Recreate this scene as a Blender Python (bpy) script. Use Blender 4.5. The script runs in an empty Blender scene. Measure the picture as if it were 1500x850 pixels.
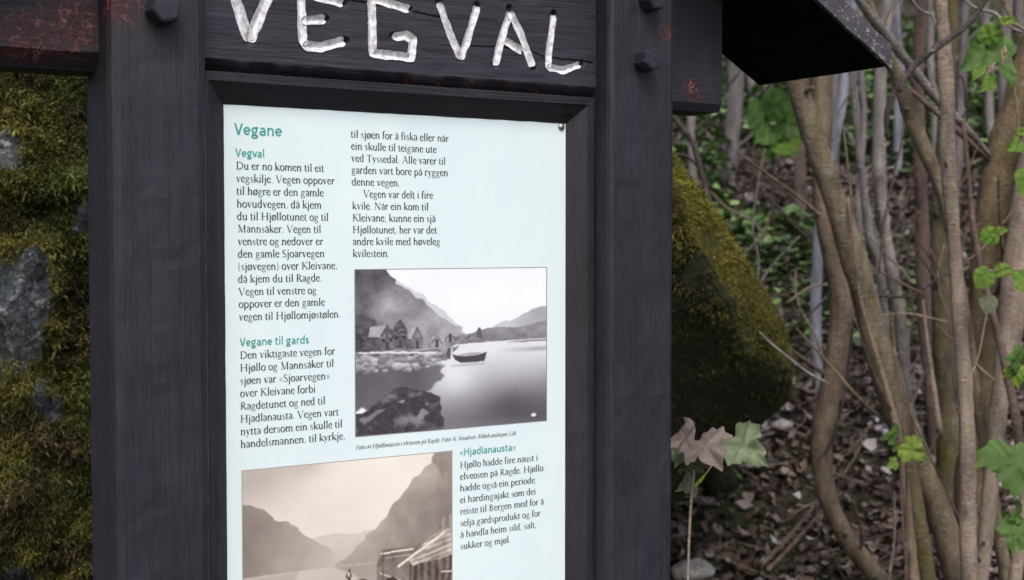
import bpy, bmesh, math, random
import numpy as np
from mathutils import Vector, Matrix

random.seed(7); RNG = np.random.default_rng(11)
SC = bpy.context.scene
R = math.radians

# ------------------------------------------------------------------ camera
CAMZ = 1.45
F = 1900.0                      # focal length in photo pixels (photo 1500 x 850)
YAW, PITCH = 31.3, 2.11
cd = bpy.data.cameras.new('camera'); cam = bpy.data.objects.new('camera', cd)
SC.collection.objects.link(cam); SC.camera = cam
cam.location = (0, 0, CAMZ); cam.rotation_euler = (R(90 - PITCH), 0, R(-YAW))
cd.sensor_width = 36; cd.lens = 36 * F / 1500; cd.clip_start = 0.05; cd.clip_end = 400
cd.dof.use_dof = True; cd.dof.focus_distance = 1.75; cd.dof.aperture_fstop = 6.3

# ------------------------------------------------------------------ world and sun
SUN_EL, SUN_AZ = 52.0, 205.0    # azimuth clockwise from +Y
w = bpy.data.worlds.new('World'); SC.world = w; w.use_nodes = True
nt = w.node_tree; nt.nodes.clear()
sky = nt.nodes.new('ShaderNodeTexSky'); sky.sky_type = 'NISHITA'; sky.sun_disc = False
sky.sun_elevation = R(SUN_EL); sky.sun_rotation = R(SUN_AZ); sky.air_density = 1.0; sky.dust_density = 3.5; sky.ozone_density = 1.0
bg = nt.nodes.new('ShaderNodeBackground'); bg.inputs[1].default_value = 0.10
wo = nt.nodes.new('ShaderNodeOutputWorld')
nt.links.new(sky.outputs[0], bg.inputs[0]); nt.links.new(bg.outputs[0], wo.inputs[0])
sl = bpy.data.lights.new('sun', 'SUN'); sl.energy = 0.7; sl.angle = R(25); sl.color = (1.0, 0.98, 0.96)
so = bpy.data.objects.new('sun', sl); SC.collection.objects.link(so)
so.rotation_euler = (R(90 - SUN_EL), 0, R(180 - SUN_AZ)); so.location = (-2, -4, 8)
SC.view_settings.view_transform = 'Standard'; SC.view_settings.look = 'None'
SC.view_settings.gamma = 1.0; SC.view_settings.use_curve_mapping = False
SC.view_settings.exposure = 1.2
SC.cycles.use_denoising = True
SC.cycles.max_bounces = 6

# ------------------------------------------------------------------ geometry helpers
CM = Matrix.Translation((0, 0, CAMZ)) @ cam.rotation_euler.to_matrix().to_4x4()
CMR = np.array(CM.to_3x3()); CORG = np.array([0, 0, CAMZ])
FWD = -CMR[:, 2]

def ray(px, py):
    return CMR @ np.array([(px - 750) / F, -(py - 425) / F, -1.0])
def at(px, py, Y):              # point of the vertical plane y = Y seen at photo pixel
    d = ray(px, py); return CORG + d * (Y / d[1])
def dp(px, py, depth):          # point at a depth along the view axis
    return CORG + ray(px, py) * depth
def project(P):
    Q = (P - CORG) @ CMR
    z = np.maximum(-Q[:, 2], 1e-3)
    return 750 + F * Q[:, 0] / z, 425 - F * Q[:, 1] / z, -Q[:, 2]

def hash3(i, j, k, seed):
    n = (i * 374761393 + j * 668265263 + k * 1274126177 + seed * 974634777) & 0x7fffffff
    n = (n ^ (n >> 13)) * 1103515245 & 0x7fffffff
    n = (n ^ (n >> 16)) * 12345 & 0x7fffffff
    return ((n ^ (n >> 11)) & 0xffff) / 65535.0
def vnoise(P, freq=1.0, seed=0):
    Q = np.asarray(P, float) * freq
    I = np.floor(Q).astype(np.int64); f = Q - I; f = f * f * (3 - 2 * f)
    out = 0
    for a in (0, 1):
        for b in (0, 1):
            for c in (0, 1):
                wgt = (f[..., 0] if a else 1 - f[..., 0]) * (f[..., 1] if b else 1 - f[..., 1]) * (f[..., 2] if c else 1 - f[..., 2])
                out = out + wgt * hash3(I[..., 0] + a, I[..., 1] + b, I[..., 2] + c, seed)
    return out * 2 - 1
def fbm(P, freq=1.0, seed=0, octs=4, gain=0.5):
    s = 0; a = 1.0
    for o in range(octs):
        s = s + a * vnoise(P, freq * 2 ** o, seed + o * 17); a *= gain
    return s

def prop(o, label=None, cat=None, group=None, kind=None):
    if label: o['label'] = label
    if cat: o['category'] = cat
    if group: o['group'] = group
    if kind: o['kind'] = kind
    return o
def link(o, parent=None):
    SC.collection.objects.link(o)
    if parent is not None: o.parent = parent
    return o
def origin_of(parent):
    o = Vector((0, 0, 0)); p = parent
    while p is not None:
        o = o + p.location; p = p.parent
    return np.array(o)
def mesh_np(name, V, faces, mats, smooth=True, tint=None, midx=None):
    V = np.asarray(V, np.float32); me = bpy.data.meshes.new(name)
    if isinstance(faces, np.ndarray):
        k = faces.shape[1]; nf = len(faces)
        me.vertices.add(len(V)); me.vertices.foreach_set('co', V.ravel())
        me.loops.add(nf * k); me.loops.foreach_set('vertex_index', faces.astype(np.int32).ravel())
        me.polygons.add(nf); me.polygons.foreach_set('loop_start', np.arange(0, nf * k, k, dtype=np.int32))
        me.polygons.foreach_set('loop_total', np.full(nf, k, np.int32))
        me.update(calc_edges=True)
    else:
        me.from_pydata([tuple(v) for v in V], [], faces); me.update()
    for m in (mats if isinstance(mats, (list, tuple)) else [mats]): me.materials.append(m)
    if smooth: me.polygons.foreach_set('use_smooth', np.ones(len(me.polygons), bool))
    if midx is not None: me.polygons.foreach_set('material_index', midx.astype(np.int32))
    if tint is not None:
        t = np.ones((len(V), 4), np.float32); tint = np.asarray(tint, np.float32)
        t[:, :3] = tint if tint.ndim == 2 else tint[:, None]
        ca = me.color_attributes.new('tint', 'FLOAT_COLOR', 'POINT'); ca.data.foreach_set('color', t.ravel())
    me.update(); return me
def obj(name, V, faces, mats, parent=None, smooth=True, tint=None, midx=None, loc=None):
    """vertices in world space; origin set at loc (or the parent's origin)"""
    V = np.asarray(V, float); po = origin_of(parent) if parent is not None else np.zeros(3)
    l = po if loc is None else np.asarray(loc, float)
    o = bpy.data.objects.new(name, mesh_np(name, V - l, faces, mats, smooth, tint, midx))
    link(o, parent); o.location = Vector(l - po); return o
def empty(name, loc, label, cat, group=None):
    o = bpy.data.objects.new(name, None); o.empty_display_size = 0.1; link(o)
    o.location = Vector(loc); return prop(o, label, cat, group)
def grid_faces(nu, nv, wrap_u=False):
    i = np.arange(nu if wrap_u else nu - 1); j = np.arange(nv - 1)
    I, J = np.meshgrid(i, j, indexing='ij'); I2 = (I + 1) % nu
    return np.stack([I * nv + J, I2 * nv + J, I2 * nv + J + 1, I * nv + J + 1], -1).reshape(-1, 4)

def catmull(P, n):
    P = np.asarray(P, float); out = []
    Q = np.vstack([2 * P[0] - P[1], P, 2 * P[-1] - P[-2]])
    for i in range(len(P) - 1):
        p0, p1, p2, p3 = Q[i:i + 4]
        for t in np.linspace(0, 1, n, endpoint=False):
            out.append(0.5 * (2 * p1 + (p2 - p0) * t + (2 * p0 - 5 * p1 + 4 * p2 - p3) * t * t + (3 * p1 - p0 - 3 * p2 + p3) * t ** 3))
    out.append(P[-1]); return np.array(out)
def tube(C4, sides=12, n=5, rough=0.06, seed=0, step=None):
    """C4 rows: x y z radius -> closed tube with knobbly skin"""
    C = catmull(C4, n); pts, rad = C[:, :3], np.maximum(C[:, 3], 0.0008)
    T = np.gradient(pts, axis=0); T /= np.linalg.norm(T, axis=1)[:, None] + 1e-9
    ref = np.array([0.31, 0.87, 0.11]) if abs(T[0] @ np.array([0.31, 0.87, 0.11])) < 0.85 else np.array([1, 0, 0.2])
    V = []
    n0 = np.cross(T[0], ref); n0 /= np.linalg.norm(n0)
    for k in range(len(pts)):
        n0 = n0 - T[k] * (n0 @ T[k]); n0 /= np.linalg.norm(n0) + 1e-9
        b = np.cross(T[k], n0); a = np.linspace(0, 2 * math.pi, sides, endpoint=False)
        V.append(pts[k] + (np.cos(a)[:, None] * n0 + np.sin(a)[:, None] * b) * rad[k])
    V = np.array(V)                                   # rings x sides x 3
    if rough > 0:
        rr = float(rad.mean())
        d = V - pts[:, None, :]
        nz = fbm(V, 0.55 / max(rr, .004), seed, 2) * rough + vnoise(V, 0.16 / max(rr, .004), seed + 5) * rough * 1.3
        V = pts[:, None, :] + d * (1 + nz[..., None])
    nr = len(pts); Vf = V.transpose(1, 0, 2).reshape(-1, 3)
    Fc = [tuple(f) for f in grid_faces(sides, nr, True)[:, ::-1]]
    Fc.append(tuple(k * nr for k in range(sides))); Fc.append(tuple(k * nr + nr - 1 for k in range(sides))[::-1])
    return Vf, Fc
def merge(parts):
    V, Fc, n = [], [], 0
    for v, f in parts:
        V.append(np.asarray(v, float)); Fc += [tuple(int(i) + n for i in q) for q in f]; n += len(v)
    return np.vstack(V), Fc

# ------------------------------------------------------------------ materials
class NB:
    def __init__(s, name, rough=0.8, spec=0.5):
        s.m = bpy.data.materials.new(name); s.m.use_nodes = True; s.t = s.m.node_tree; s.N = s.t.nodes
        s.b = s.N['Principled BSDF']; s.b.inputs['Roughness'].default_value = rough
        s.b.inputs['Specular IOR Level'].default_value = spec
        s.pos = s.N.new('ShaderNodeNewGeometry').outputs['Position']
    def L(s, a, b): s.t.links.new(a, b)
    def mapped(s, scale, src=None, rot=(0, 0, 0), loc=(0, 0, 0)):
        n = s.N.new('ShaderNodeMapping'); n.inputs['Scale'].default_value = scale; n.inputs['Rotation'].default_value = rot
        n.inputs['Location'].default_value = loc; s.L(src or s.pos, n.inputs[0]); return n.outputs[0]
    def noise(s, scale, vec=None, detail=4, rough=0.55, dist=0.0):
        n = s.N.new('ShaderNodeTexNoise'); n.inputs['Scale'].default_value = scale; n.inputs['Detail'].default_value = detail
        n.inputs['Roughness'].default_value = rough; n.inputs['Distortion'].default_value = dist
        s.L(vec or s.pos, n.inputs['Vector']); return n.outputs['Fac']
    def voro(s, scale, vec=None, feature='F1', rnd=1.0):
        n = s.N.new('ShaderNodeTexVoronoi'); n.feature = feature; n.inputs['Scale'].default_value = scale
        n.inputs['Randomness'].default_value = rnd; s.L(vec or s.pos, n.inputs['Vector']); return n.outputs['Distance']
    def ramp(s, fac, stops):
        n = s.N.new('ShaderNodeValToRGB'); e = n.color_ramp.elements
        while len(e) < len(stops): e.new(0.5)
        for k, (p, c) in enumerate(stops):
            e[k].position = p; e[k].color = (c, c, c, 1) if isinstance(c, (int, float)) else (*c, 1)
        s.L(fac, n.inputs[0]); return n.outputs[0]
    def mix(s, fac, a, b, mode='MIX'):
        n = s.N.new('ShaderNodeMix'); n.data_type = 'RGBA'; n.blend_type = mode
        for sock, v in ((n.inputs[0], fac), (n.inputs[6], a), (n.inputs[7], b)):
            if isinstance(v, (int, float)): sock.default_value = v if sock is n.inputs[0] else (v, v, v, 1)
            elif isinstance(v, tuple): sock.default_value = (*v, 1)
            else: s.L(v, sock)
        return n.outputs[2]
    def math(s, op, a, b=0.0):
        n = s.N.new('ShaderNodeMath'); n.operation = op
        for k, v in enumerate((a, b)):
            if isinstance(v, (int, float)): n.inputs[k].default_value = v
            else: s.L(v, n.inputs[k])
        return n.outputs[0]
    def near(s, c, r, soft=0.5):            # 1 inside a ball of radius r round c
        n = s.N.new('ShaderNodeVectorMath'); n.operation = 'DISTANCE'; s.L(s.pos, n.inputs[0]); n.inputs[1].default_value = tuple(c)
        mr = s.N.new('ShaderNodeMapRange'); mr.inputs[1].default_value = r * soft; mr.inputs[2].default_value = r
        mr.inputs[3].default_value = 1; mr.inputs[4].default_value = 0; s.L(n.outputs['Value'], mr.inputs[0]); return mr.outputs[0]
    def color(s, c):
        if isinstance(c, tuple): s.b.inputs['Base Color'].default_value = (*c, 1)
        else: s.L(c, s.b.inputs['Base Color'])
    def attr(s, name='tint'):
        n = s.N.new('ShaderNodeVertexColor'); n.layer_name = name; return n.outputs['Color']
    def bump(s, h, strength=0.4, dist=0.002):
        n = s.N.new('ShaderNodeBump'); n.inputs['Strength'].default_value = strength; n.inputs['Distance'].default_value = dist
        s.L(h, n.inputs['Height']); s.L(n.outputs[0], s.b.inputs['Normal'])

def dark_wood(name, axis='z', wear=(), lift=1.0):
    """black-violet stained wood; grain along axis; red undercoat shows through crazed paint near the given balls"""
    b = NB(name, 0.62, 0.42)
    sc2 = {'z': (1.2, 1.2, .6), 'x': (.6, 1.2, 1.2), 'y': (1, .6, 1)}[axis]; lift *= .56
    sc = {'z': (1, 1, 0.045), 'x': (0.045, 1, 1), 'y': (1, 0.045, 1)}[axis]
    g = b.noise(260, b.mapped(sc), 5, 0.6)
    cross = b.noise(330, b.mapped({'z': (.12, .12, 1.), 'x': (1., .12, .12), 'y': (.12, 1., .12)}[axis]), 2, 0.5)
    big = b.noise(9, b.mapped({'z': (1, 1, .3), 'x': (.3, 1, 1), 'y': (1, .3, 1)}[axis]), 4, 0.6)
    base = b.ramp(g, [(0.30, (0.0165 * lift, 0.0145 * lift, 0.023 * lift)), (0.70, (0.038 * lift, 0.033 * lift, 0.056 * lift))])
    base = b.mix(b.ramp(cross, [(0.48, 0.0), (0.80, 0.38)]), base, (0.050 * lift, 0.046 * lift, 0.060 * lift))
    base = b.mix(b.ramp(big, [(0.40, 0.0), (0.68, 0.5)]), base, (0.020 * lift, 0.014 * lift, 0.015 * lift))
    lg = b.noise(38, b.mapped({'z': (1, 1, .03), 'x': (.03, 1, 1), 'y': (1, .03, 1)}[axis], None, (0, 0, 0), (2, 3, 5)), 5, 0.6, .4)
    base = b.mix(b.ramp(lg, [(0.46, 0.0), (0.50, 0.22), (0.53, 0.0)]), base, (0.006, 0.005, 0.007))
    base = b.mix(b.ramp(b.noise(13, b.mapped(sc2, None, (0, 0, 0), (7, 7, 1)), 5, .7), [(0.48, 0.0), (0.70, 0.45)]), base, (0.060 * lift, 0.054 * lift, 0.072 * lift))
    fine = b.noise(900, None, 2, 0.7)
    base = b.mix(b.ramp(fine, [(0.73, 0.0), (0.78, 0.55)]), base, (0.12, 0.11, 0.13))
    spk = b.noise(120, b.mapped((1, 1, 1), None, (0, 0, 0), (3, 1, 7)), 3, 0.8)
    base = b.mix(b.ramp(spk, [(0.765, 0.0), (0.79, 0.6)]), base, (0.35, 0.34, 0.36))
    h = b.math('SUBTRACT', b.math('ADD', b.math('MULTIPLY', g, 0.9), b.math('MULTIPLY', cross, 0.35)), b.math('MULTIPLY', b.ramp(lg, [(0.46, 0.0), (0.50, 1.0), (0.53, 0.0)]), .5))
    if wear:
        m = None
        for c, r in wear:
            q = b.near(c, r, 0.05); m = q if m is None else b.math('MAXIMUM', m, q)
        patch = b.noise(48, b.mapped(sc2), 6, 0.75)
        msk = b.ramp(b.math('MULTIPLY', m, b.math('ADD', patch, 0.15)), [(0.30, 0.0), (0.50, 1.0)])
        wv = b.N.new('ShaderNodeVectorMath'); wv.operation = 'ADD'
        nn = b.N.new('ShaderNodeTexNoise'); nn.inputs['Scale'].default_value = 120; nn.inputs['Detail'].default_value = 4; b.L(b.pos, nn.inputs['Vector'])
        vs = b.N.new('ShaderNodeVectorMath'); vs.operation = 'SCALE'; vs.inputs[3].default_value = 0.020; b.L(nn.outputs['Color'], vs.inputs[0])
        b.L(b.pos, wv.inputs[0]); b.L(vs.outputs[0], wv.inputs[1])
        ed = b.voro(75, b.mapped(sc2, wv.outputs[0]), 'DISTANCE_TO_EDGE')
        line = b.ramp(ed, [(0.0, 1.0), (0.05, 0.35), (0.11, 0.0)])
        red = b.mix(b.ramp(b.noise(170, None, 4, .7), [(.38, 0.), (.62, 1.)]), (0.012, 0.008, 0.010), (0.060, 0.012, 0.015))
        keep = b.ramp(b.noise(75, b.mapped((1, 1, 1), None, (0, 0, 0), (9, 2, 4)), 4, .8), [(0.46, 0.0), (0.60, 1.0)])
        red = b.mix(b.math('MULTIPLY', line, keep), red, (0.30, 0.12, 0.115))
        base = b.mix(msk, base, red)
        h = b.math('ADD', h, b.math('MULTIPLY', b.math('MULTIPLY', msk, line), 0.8))
    b.color(base); b.bump(h, 0.55, 0.0012)
    return b.m

def bark(name, dark, light, moss=0.0, lent=0.5, scale=1.0):
    light = tuple(x * 1.5 for x in light); dark = tuple(x * 1.05 for x in dark)
    b = NB(name, 0.85, 0.25)
    n1 = b.noise(22 * scale, b.mapped((1, 1, .35)), 5, 0.65); n2 = b.noise(120 * scale, b.mapped((.5, .5, 1.6)), 4, 0.7)
    c = b.mix(b.ramp(n1, [(0.3, 0.0), (0.7, 1.0)]), dark, light)
    c = b.mix(b.ramp(n2, [(0.52, 0.0), (0.72, 0.55 * lent)]), c, tuple(x * 0.42 for x in dark))
    kn = b.voro(7 * scale, b.mapped((1, 1, .6))); c = b.mix(b.ramp(kn, [(0.05, 0.7), (0.13, 0.0)]), c, tuple(x * .5 for x in dark))
    bl = b.noise(38 * scale, None, 5, .75); c = b.mix(b.ramp(bl, [(0.56, 0.0), (0.63, 0.45)]), c, (.30, .30, .25))
    lr = b.noise(70 * scale, b.mapped((.4, .4, 2.6), None, (0, 0, 0), (1, 5, 2)), 2, 0.5)
    c = b.mix(b.ramp(lr, [(0.64, 0.0), (0.69, 0.5 * lent)]), c, tuple(min(1, x * 1.5) for x in light))
    if moss > 0:
        mn = b.noise(9, None, 6, 0.7)
        c = b.mix(b.ramp(mn, [(0.66 - 0.28 * moss, 0.0), (0.80 - 0.28 * moss, 0.85)]), c, b.mix(b.noise(160), (0.035, 0.042, 0.008), (0.15, 0.125, 0.022)))
    b.color(c); b.bump(b.math('ADD', b.math('MULTIPLY', n2, 1.0), n1), 0.9, 0.010)
    return b.m

def tinted(name, rough=0.8, spec=0.3, bumpscale=0, trans=0.0):
    b = NB(name, rough, spec); c = b.attr()
    if bumpscale:
        n = b.noise(bumpscale, None, 3); c = b.mix(b.ramp(n, [(0.3, 0.25), (0.7, 0.0)]), c, 0.01); b.bump(n, 0.4, 0.003)
    b.color(c)
    if trans: b.b.inputs['Subsurface Weight'].default_value = 0.0
    return b.m

def leaf_mat(name, c1, c2, rough=0.5, trans=0.35):
    b = NB(name, rough, 0.4)
    c = b.mix(b.ramp(b.noise(45, None, 4), [(0.3, 0.0), (0.7, 1.0)]), c1, c2)
    c = b.mix(b.ramp(b.noise(14, None, 3), [(0.35, 0.5), (0.6, 0.0)]), c, tuple(x * 0.6 for x in c1))
    b.color(c); b.bump(b.noise(160, None, 3), 0.3, 0.001)
    tr = b.N.new('ShaderNodeBsdfTranslucent'); b.L(c, tr.inputs[0]); ms = b.N.new('ShaderNodeMixShader'); ms.inputs[0].default_value = trans
    out = b.N['Material Output']; b.L(b.b.outputs[0], ms.inputs[1]); b.L(tr.outputs[0], ms.inputs[2]); b.L(ms.outputs[0], out.inputs[0])
    return b.m

# ------------------------------------------------------------------ the forest floor: rises away from the sign to a wooded slope
SV = np.array([math.sin(R(44.6)), math.cos(R(44.6))])
PS = np.array([-14, -3, 1.0, 1.9, 2.7, 3.70, 4.63, 5.45, 6.6, 8.22, 10.3, 13.4, 17.5, 24, 34, 60, 120.0])
PZ = np.array([-1.7, -1.6, -1.5, -1.44, -1.22, -.95, -.60, -.35, .10, .66, 1.36, 2.5, 4.6, 9.5, 18, 34, 60.0]) + CAMZ
def ground_z(x, y, fine=True):
    s = x * SV[0] + y * SV[1]
    z = np.interp(s, PS, PZ)
    P = np.stack([x, y, 0 * x], -1)
    z = z + fbm(P, 0.7, 3, 3) * 0.07 * np.clip((s - 1.5) / 2, 0, 1)
    if fine: z = z + fbm(P, 4.0, 9, 3) * 0.022
    return z
def axis_pts(a, b, fine_a, fine_b, fs, cs):
    out = [fine_a]; 
    while out[-1] < fine_b: out.append(out[-1] + fs)
    st = fs; x = out[-1]
    while x < b: st = min(st * 1.18, cs); x += st; out.append(x)
    st = fs; x = fine_a; left = []
    while x > a: st = min(st * 1.18, cs); x -= st; left.append(x)
    return np.array(left[::-1] + out)
ax = axis_pts(-90, 130, 0.5, 9.0, 0.045, 6); ay = axis_pts(-40, 130, 1.2, 9.0, 0.045, 6)
GX, GY = np.meshgrid(ax, ay, indexing='ij')
GV = np.stack([GX, GY, ground_z(GX, GY)], -1).reshape(-1, 3)
b = NB('forest_soil', 0.95, 0.1)
n1 = b.noise(3.0, None, 6, 0.7); n2 = b.noise(42, None, 5, 0.75); n3 = b.voro(26)
c = b.mix(b.ramp(n2, [(0.35, 0.0), (0.65, 1.0)]), (0.018, 0.014, 0.012), (0.085, 0.062, 0.052))
c = b.mix(b.ramp(n3, [(0.15, 0.55), (0.45, 0.0)]), c, (0.16, 0.125, 0.115))
c = b.mix(b.ramp(n1, [(0.45, 0.0), (0.62, 0.7)]), c, b.mix(n2, (0.022, 0.042, 0.012), (0.07, 0.11, 0.03)))
b.color(c); b.bump(b.math('ADD', n2, n3), 0.8, 0.02); SOIL = b.m
ground = obj('ground', GV, grid_faces(len(ax), len(ay)), SOIL)
prop(ground, kind='structure')

# leaf litter ----------------------------------------------------------------
def leaf_cards(P, size, tint, seed, tilt=0.75, curl=0.35, lobes=None):
    """each leaf: 8 vertices, 6 faces folded along its midrib and curled at the tip"""
    rng = np.random.default_rng(seed); n = len(P)
    base = np.array([[0, -.5, 0], [.30, -.22, .10], [.36, .12, .14], [0, .55, .0], [-.36, .12, .14], [-.30, -.22, .10], [0, -.15, -.02], [0, .2, -.03]])
    base = np.repeat(base[None], n, 0) * (1 + rng.uniform(-.25, .25, (n, 8, 3)))
    cu = rng.uniform(-curl, curl * 2, n); base[:, :, 2] += cu[:, None] * (base[:, :, 1] ** 2) * 1.6
    base[:, :, 2] += rng.uniform(-.1, .1, (n, 8))
    a = rng.uniform(0, 2 * math.pi, n); nx = rng.normal(0, tilt, n); ny = rng.normal(0, tilt, n)
    N = np.stack([nx * .6, ny * .6, np.ones(n)], -1); N /= np.linalg.norm(N, axis=1)[:, None]
    U = np.stack([np.cos(a), np.sin(a), 0 * a], -1); U -= N * (U * N).sum(1)[:, None]; U /= np.linalg.norm(U, axis=1)[:, None]
    W = np.cross(N, U)
    V = P[:, None] + size[:, None, None] * (base[:, :, :1] * U[:, None] + base[:, :, 1:2] * W[:, None] + base[:, :, 2:] * N[:, None])
    q = np.array([[0, 1, 6, 6], [1, 2, 7, 6], [2, 3, 7, 7], [0, 6, 5, 5], [6, 7, 4, 5], [7, 3, 4, 4]])
    tri = np.array([[0, 1, 6], [1, 2, 7], [1, 7, 6], [2, 3, 7], [0, 6, 5], [6, 7, 4], [6, 4, 5], [7, 3, 4]])
    Fc = (np.arange(n)[:, None, None] * 8 + tri[None]).reshape(-1, 3)
    T = np.repeat(tint[:, None], 8, 1) * (1 + rng.uniform(-.12, .12, (n, 8, 1)))
    return V.reshape(-1, 3), Fc, T.reshape(-1, 3)
PAL = np.array([[.105, .070, .050], [.16, .115, .090], [.23, .175, .150], [.30, .25, .235], [.42, .38, .37], [.07, .045, .034], [.19, .15, .14], [.125, .09, .05]])
LITTER = tinted('dead_leaf_skin', 0.62, 0.45, 0)
def litter_points(n, s0, s1, seed, band):
    rng = np.random.default_rng(seed); s = s0 + (s1 - s0) * rng.random(n) ** 0.8
    t = rng.uniform(band[0], band[1], n) * s
    x = s * SV[0] + t * SV[1]; y = s * SV[1] - t * SV[0]
    return np.stack([x, y, ground_z(x, y)], -1), s
Pa, sa = litter_points(52000, 2.3, 11.5, 1, (-0.30, 0.28)); Pb, sb = litter_points(9000, 1.6, 13, 2, (-1.1, 1.0))
P = np.vstack([Pa, Pb]); hx, hy, _ = project(P)
hollow = (np.hypot((hx - 1050) / 125, (hy - 585) / 62) < 1) | (np.hypot((hx - 1215) / 75, (hy - 742) / 24) < 1)
P = P[~(hollow & (RNG.random(len(P)) > .10))]; n = len(P)
P[:, 2] += RNG.uniform(0.0, 0.03, n)
pal = PAL[RNG.choice(len(PAL), n, p=[.24, .2, .14, .08, .03, .16, .08, .07])] * RNG.uniform(.55, 1.1, (n, 1))
green = vnoise(P, 0.9, 44) > 0.35
V, Fc, T = leaf_cards(P, RNG.uniform(0.018, 0.042, n) * np.where(RNG.random(n) > .82, 1.55, 1.0), pal, 3, .95, .8)
lit = obj('leaf_litter', V, Fc, LITTER, None, False, T)
prop(lit, 'brown and pale dead leaves covering the forest floor behind the sign', 'leaf litter', kind='stuff')
# nearer leaves one by one, children of the ground
protos = []
for k in range(6):
    V, Fc, T = leaf_cards(np.zeros((1, 3)), np.array([1.0]), PAL[[1, 2, 3, 4, 0, 6][k]][None], 50 + k, 0.35, .5)
    protos.append(mesh_np('dead_leaf', V, Fc, LITTER, False, T))
Pc, sc_ = litter_points(900, 3.0, 5.0, 5, (-0.22, 0.24)); ppx, ppy, _ = project(Pc)
sel = np.where((ppx > 985) & (ppx < 1500) & (ppy > 560) & (ppy < 880))[0][:200]
for i in sel:
    o = bpy.data.objects.new('dead_leaf', random.choice(protos)); link(o, ground)
    o.location = Vector(Pc[i] + [0, 0, .03]); s_ = random.uniform(.035, .062); o.scale = (s_, s_, s_)
    o.rotation_euler = (random.uniform(-.6, .6), random.uniform(-.6, .6), random.uniform(0, 6.28))
# small twigs and stalks mixed into the litter
Pt, st_ = litter_points(2600, 2.8, 9.5, 15, (-0.28, 0.26)); n = len(Pt); rg = np.random.default_rng(3)
an = rg.uniform(0, 6.283, n); D = np.stack([np.cos(an), np.sin(an), rg.normal(.12, .25, n)], -1); D /= np.linalg.norm(D, axis=1)[:, None]
ln = rg.uniform(.05, .22, n)[:, None]; wv_ = rg.uniform(.0012, .0035, n)[:, None]; S = np.cross(D, [0, 0, 1.]); S /= np.linalg.norm(S, axis=1)[:, None]; Uu = np.cross(S, D)
B0 = Pt + [0, 0, .025]; B1 = B0 + D * ln * .5 + S * ln * .06; B2 = B0 + D * ln
V = np.stack([q + o_ for q in (B0, B1, B2) for o_ in (S * wv_, Uu * wv_ * 1.5, -S * wv_)], 1).reshape(-1, 3)
base_f = np.array([[0, 1, 4, 3], [1, 2, 5, 4], [2, 0, 3, 5], [3, 4, 7, 6], [4, 5, 8, 7], [5, 3, 6, 8]])
Fc = (np.arange(n)[:, None, None] * 9 + base_f[None]).reshape(-1, 4); T = np.repeat(np.array([[.17, .13, .11]]) * rg.uniform(.35, 1.8, (n, 1)), 9, 0)
prop(obj('litter_twigs', V, Fc, LITTER, None, False, T), 'scattered small twigs and stalks lying in the dead leaves', 'twigs', kind='stuff')
# low green plants ------------------------------------------------------------
Pg, sg = litter_points(36000, 5.0, 13.5, 8, (-0.32, 0.30))
mk = fbm(Pg, 0.8, 21, 3) + 0.55 * np.exp(-((sg - 7.9) / 1.5) ** 2) > 0.08
Pg = Pg[mk]; sg = sg[mk]; n = len(Pg); Pg[:, 2] += RNG.random(n) ** 1.3 * (0.12 + .22 * np.clip(fbm(Pg, 1.7, 5, 2), 0, 1))
g1 = np.array([[.060, .125, .025], [.10, .19, .04], [.045, .085, .025], [.15, .24, .07]])[RNG.choice(4, n, p=[.35, .3, .25, .1])] * RNG.uniform(.75, 1.2, (n, 1))
V, Fc, T = leaf_cards(Pg, RNG.uniform(.025, .07, n) * (1 + .4 * (sg > 6)), g1 * np.array([1.5, 1.30, 1.6]), 12, 0.5, .3)
gp = obj('ground_plants', V, Fc, tinted('ground_plant_leaf', 0.5, 0.4), None, False, T)
prop(gp, 'low fresh green plants growing through the dead leaves on the slope', 'ground plants', kind='stuff')

# ------------------------------------------------------------------ mossy rocks
ROCK = NB('lichened_rock', 0.85, 0.3)
r1 = ROCK.noise(7, None, 6, 0.7); r2 = ROCK.noise(75, None, 5, 0.75); r3 = ROCK.voro(55, None)
cc = ROCK.mix(ROCK.ramp(r2, [(0.35, 0.0), (0.68, 1.0)]), (0.012, 0.016, 0.021), (0.145, 0.165, 0.19))
cc = ROCK.mix(ROCK.ramp(r1, [(0.45, 0.0), (0.6, .6)]), cc, (0.05, 0.06, 0.045))
cc = ROCK.mix(ROCK.ramp(ROCK.noise(34, None, 6, .8), [(0.56, 0.0), (0.62, .8)]), cc, (0.40, 0.40, 0.42)); cc = ROCK.mix(ROCK.ramp(ROCK.voro(38, None, 'DISTANCE_TO_EDGE'), [(0.0, .8), (0.05, 0.)]), cc, (0.012, 0.013, 0.012))
ROCK.color(cc); ROCK.bump(ROCK.math('ADD', r2, ROCK.math('MULTIPLY', r3, .6)), 0.9, 0.012); ROCK = ROCK.m
MSOIL = NB('moss_bed', 0.95, 0.1)
MSOIL.color(MSOIL.mix(MSOIL.ramp(MSOIL.noise(60, None, 5, .7), [(.35, 0.), (.65, 1.)]), (0.018, 0.020, 0.006), (0.075, 0.070, 0.016)))
MSOIL.bump(MSOIL.noise(140, None, 4), 0.8, 0.01); MSOIL = MSOIL.m
MOSS = tinted('moss_fronds', 0.75, 0.25)

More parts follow.
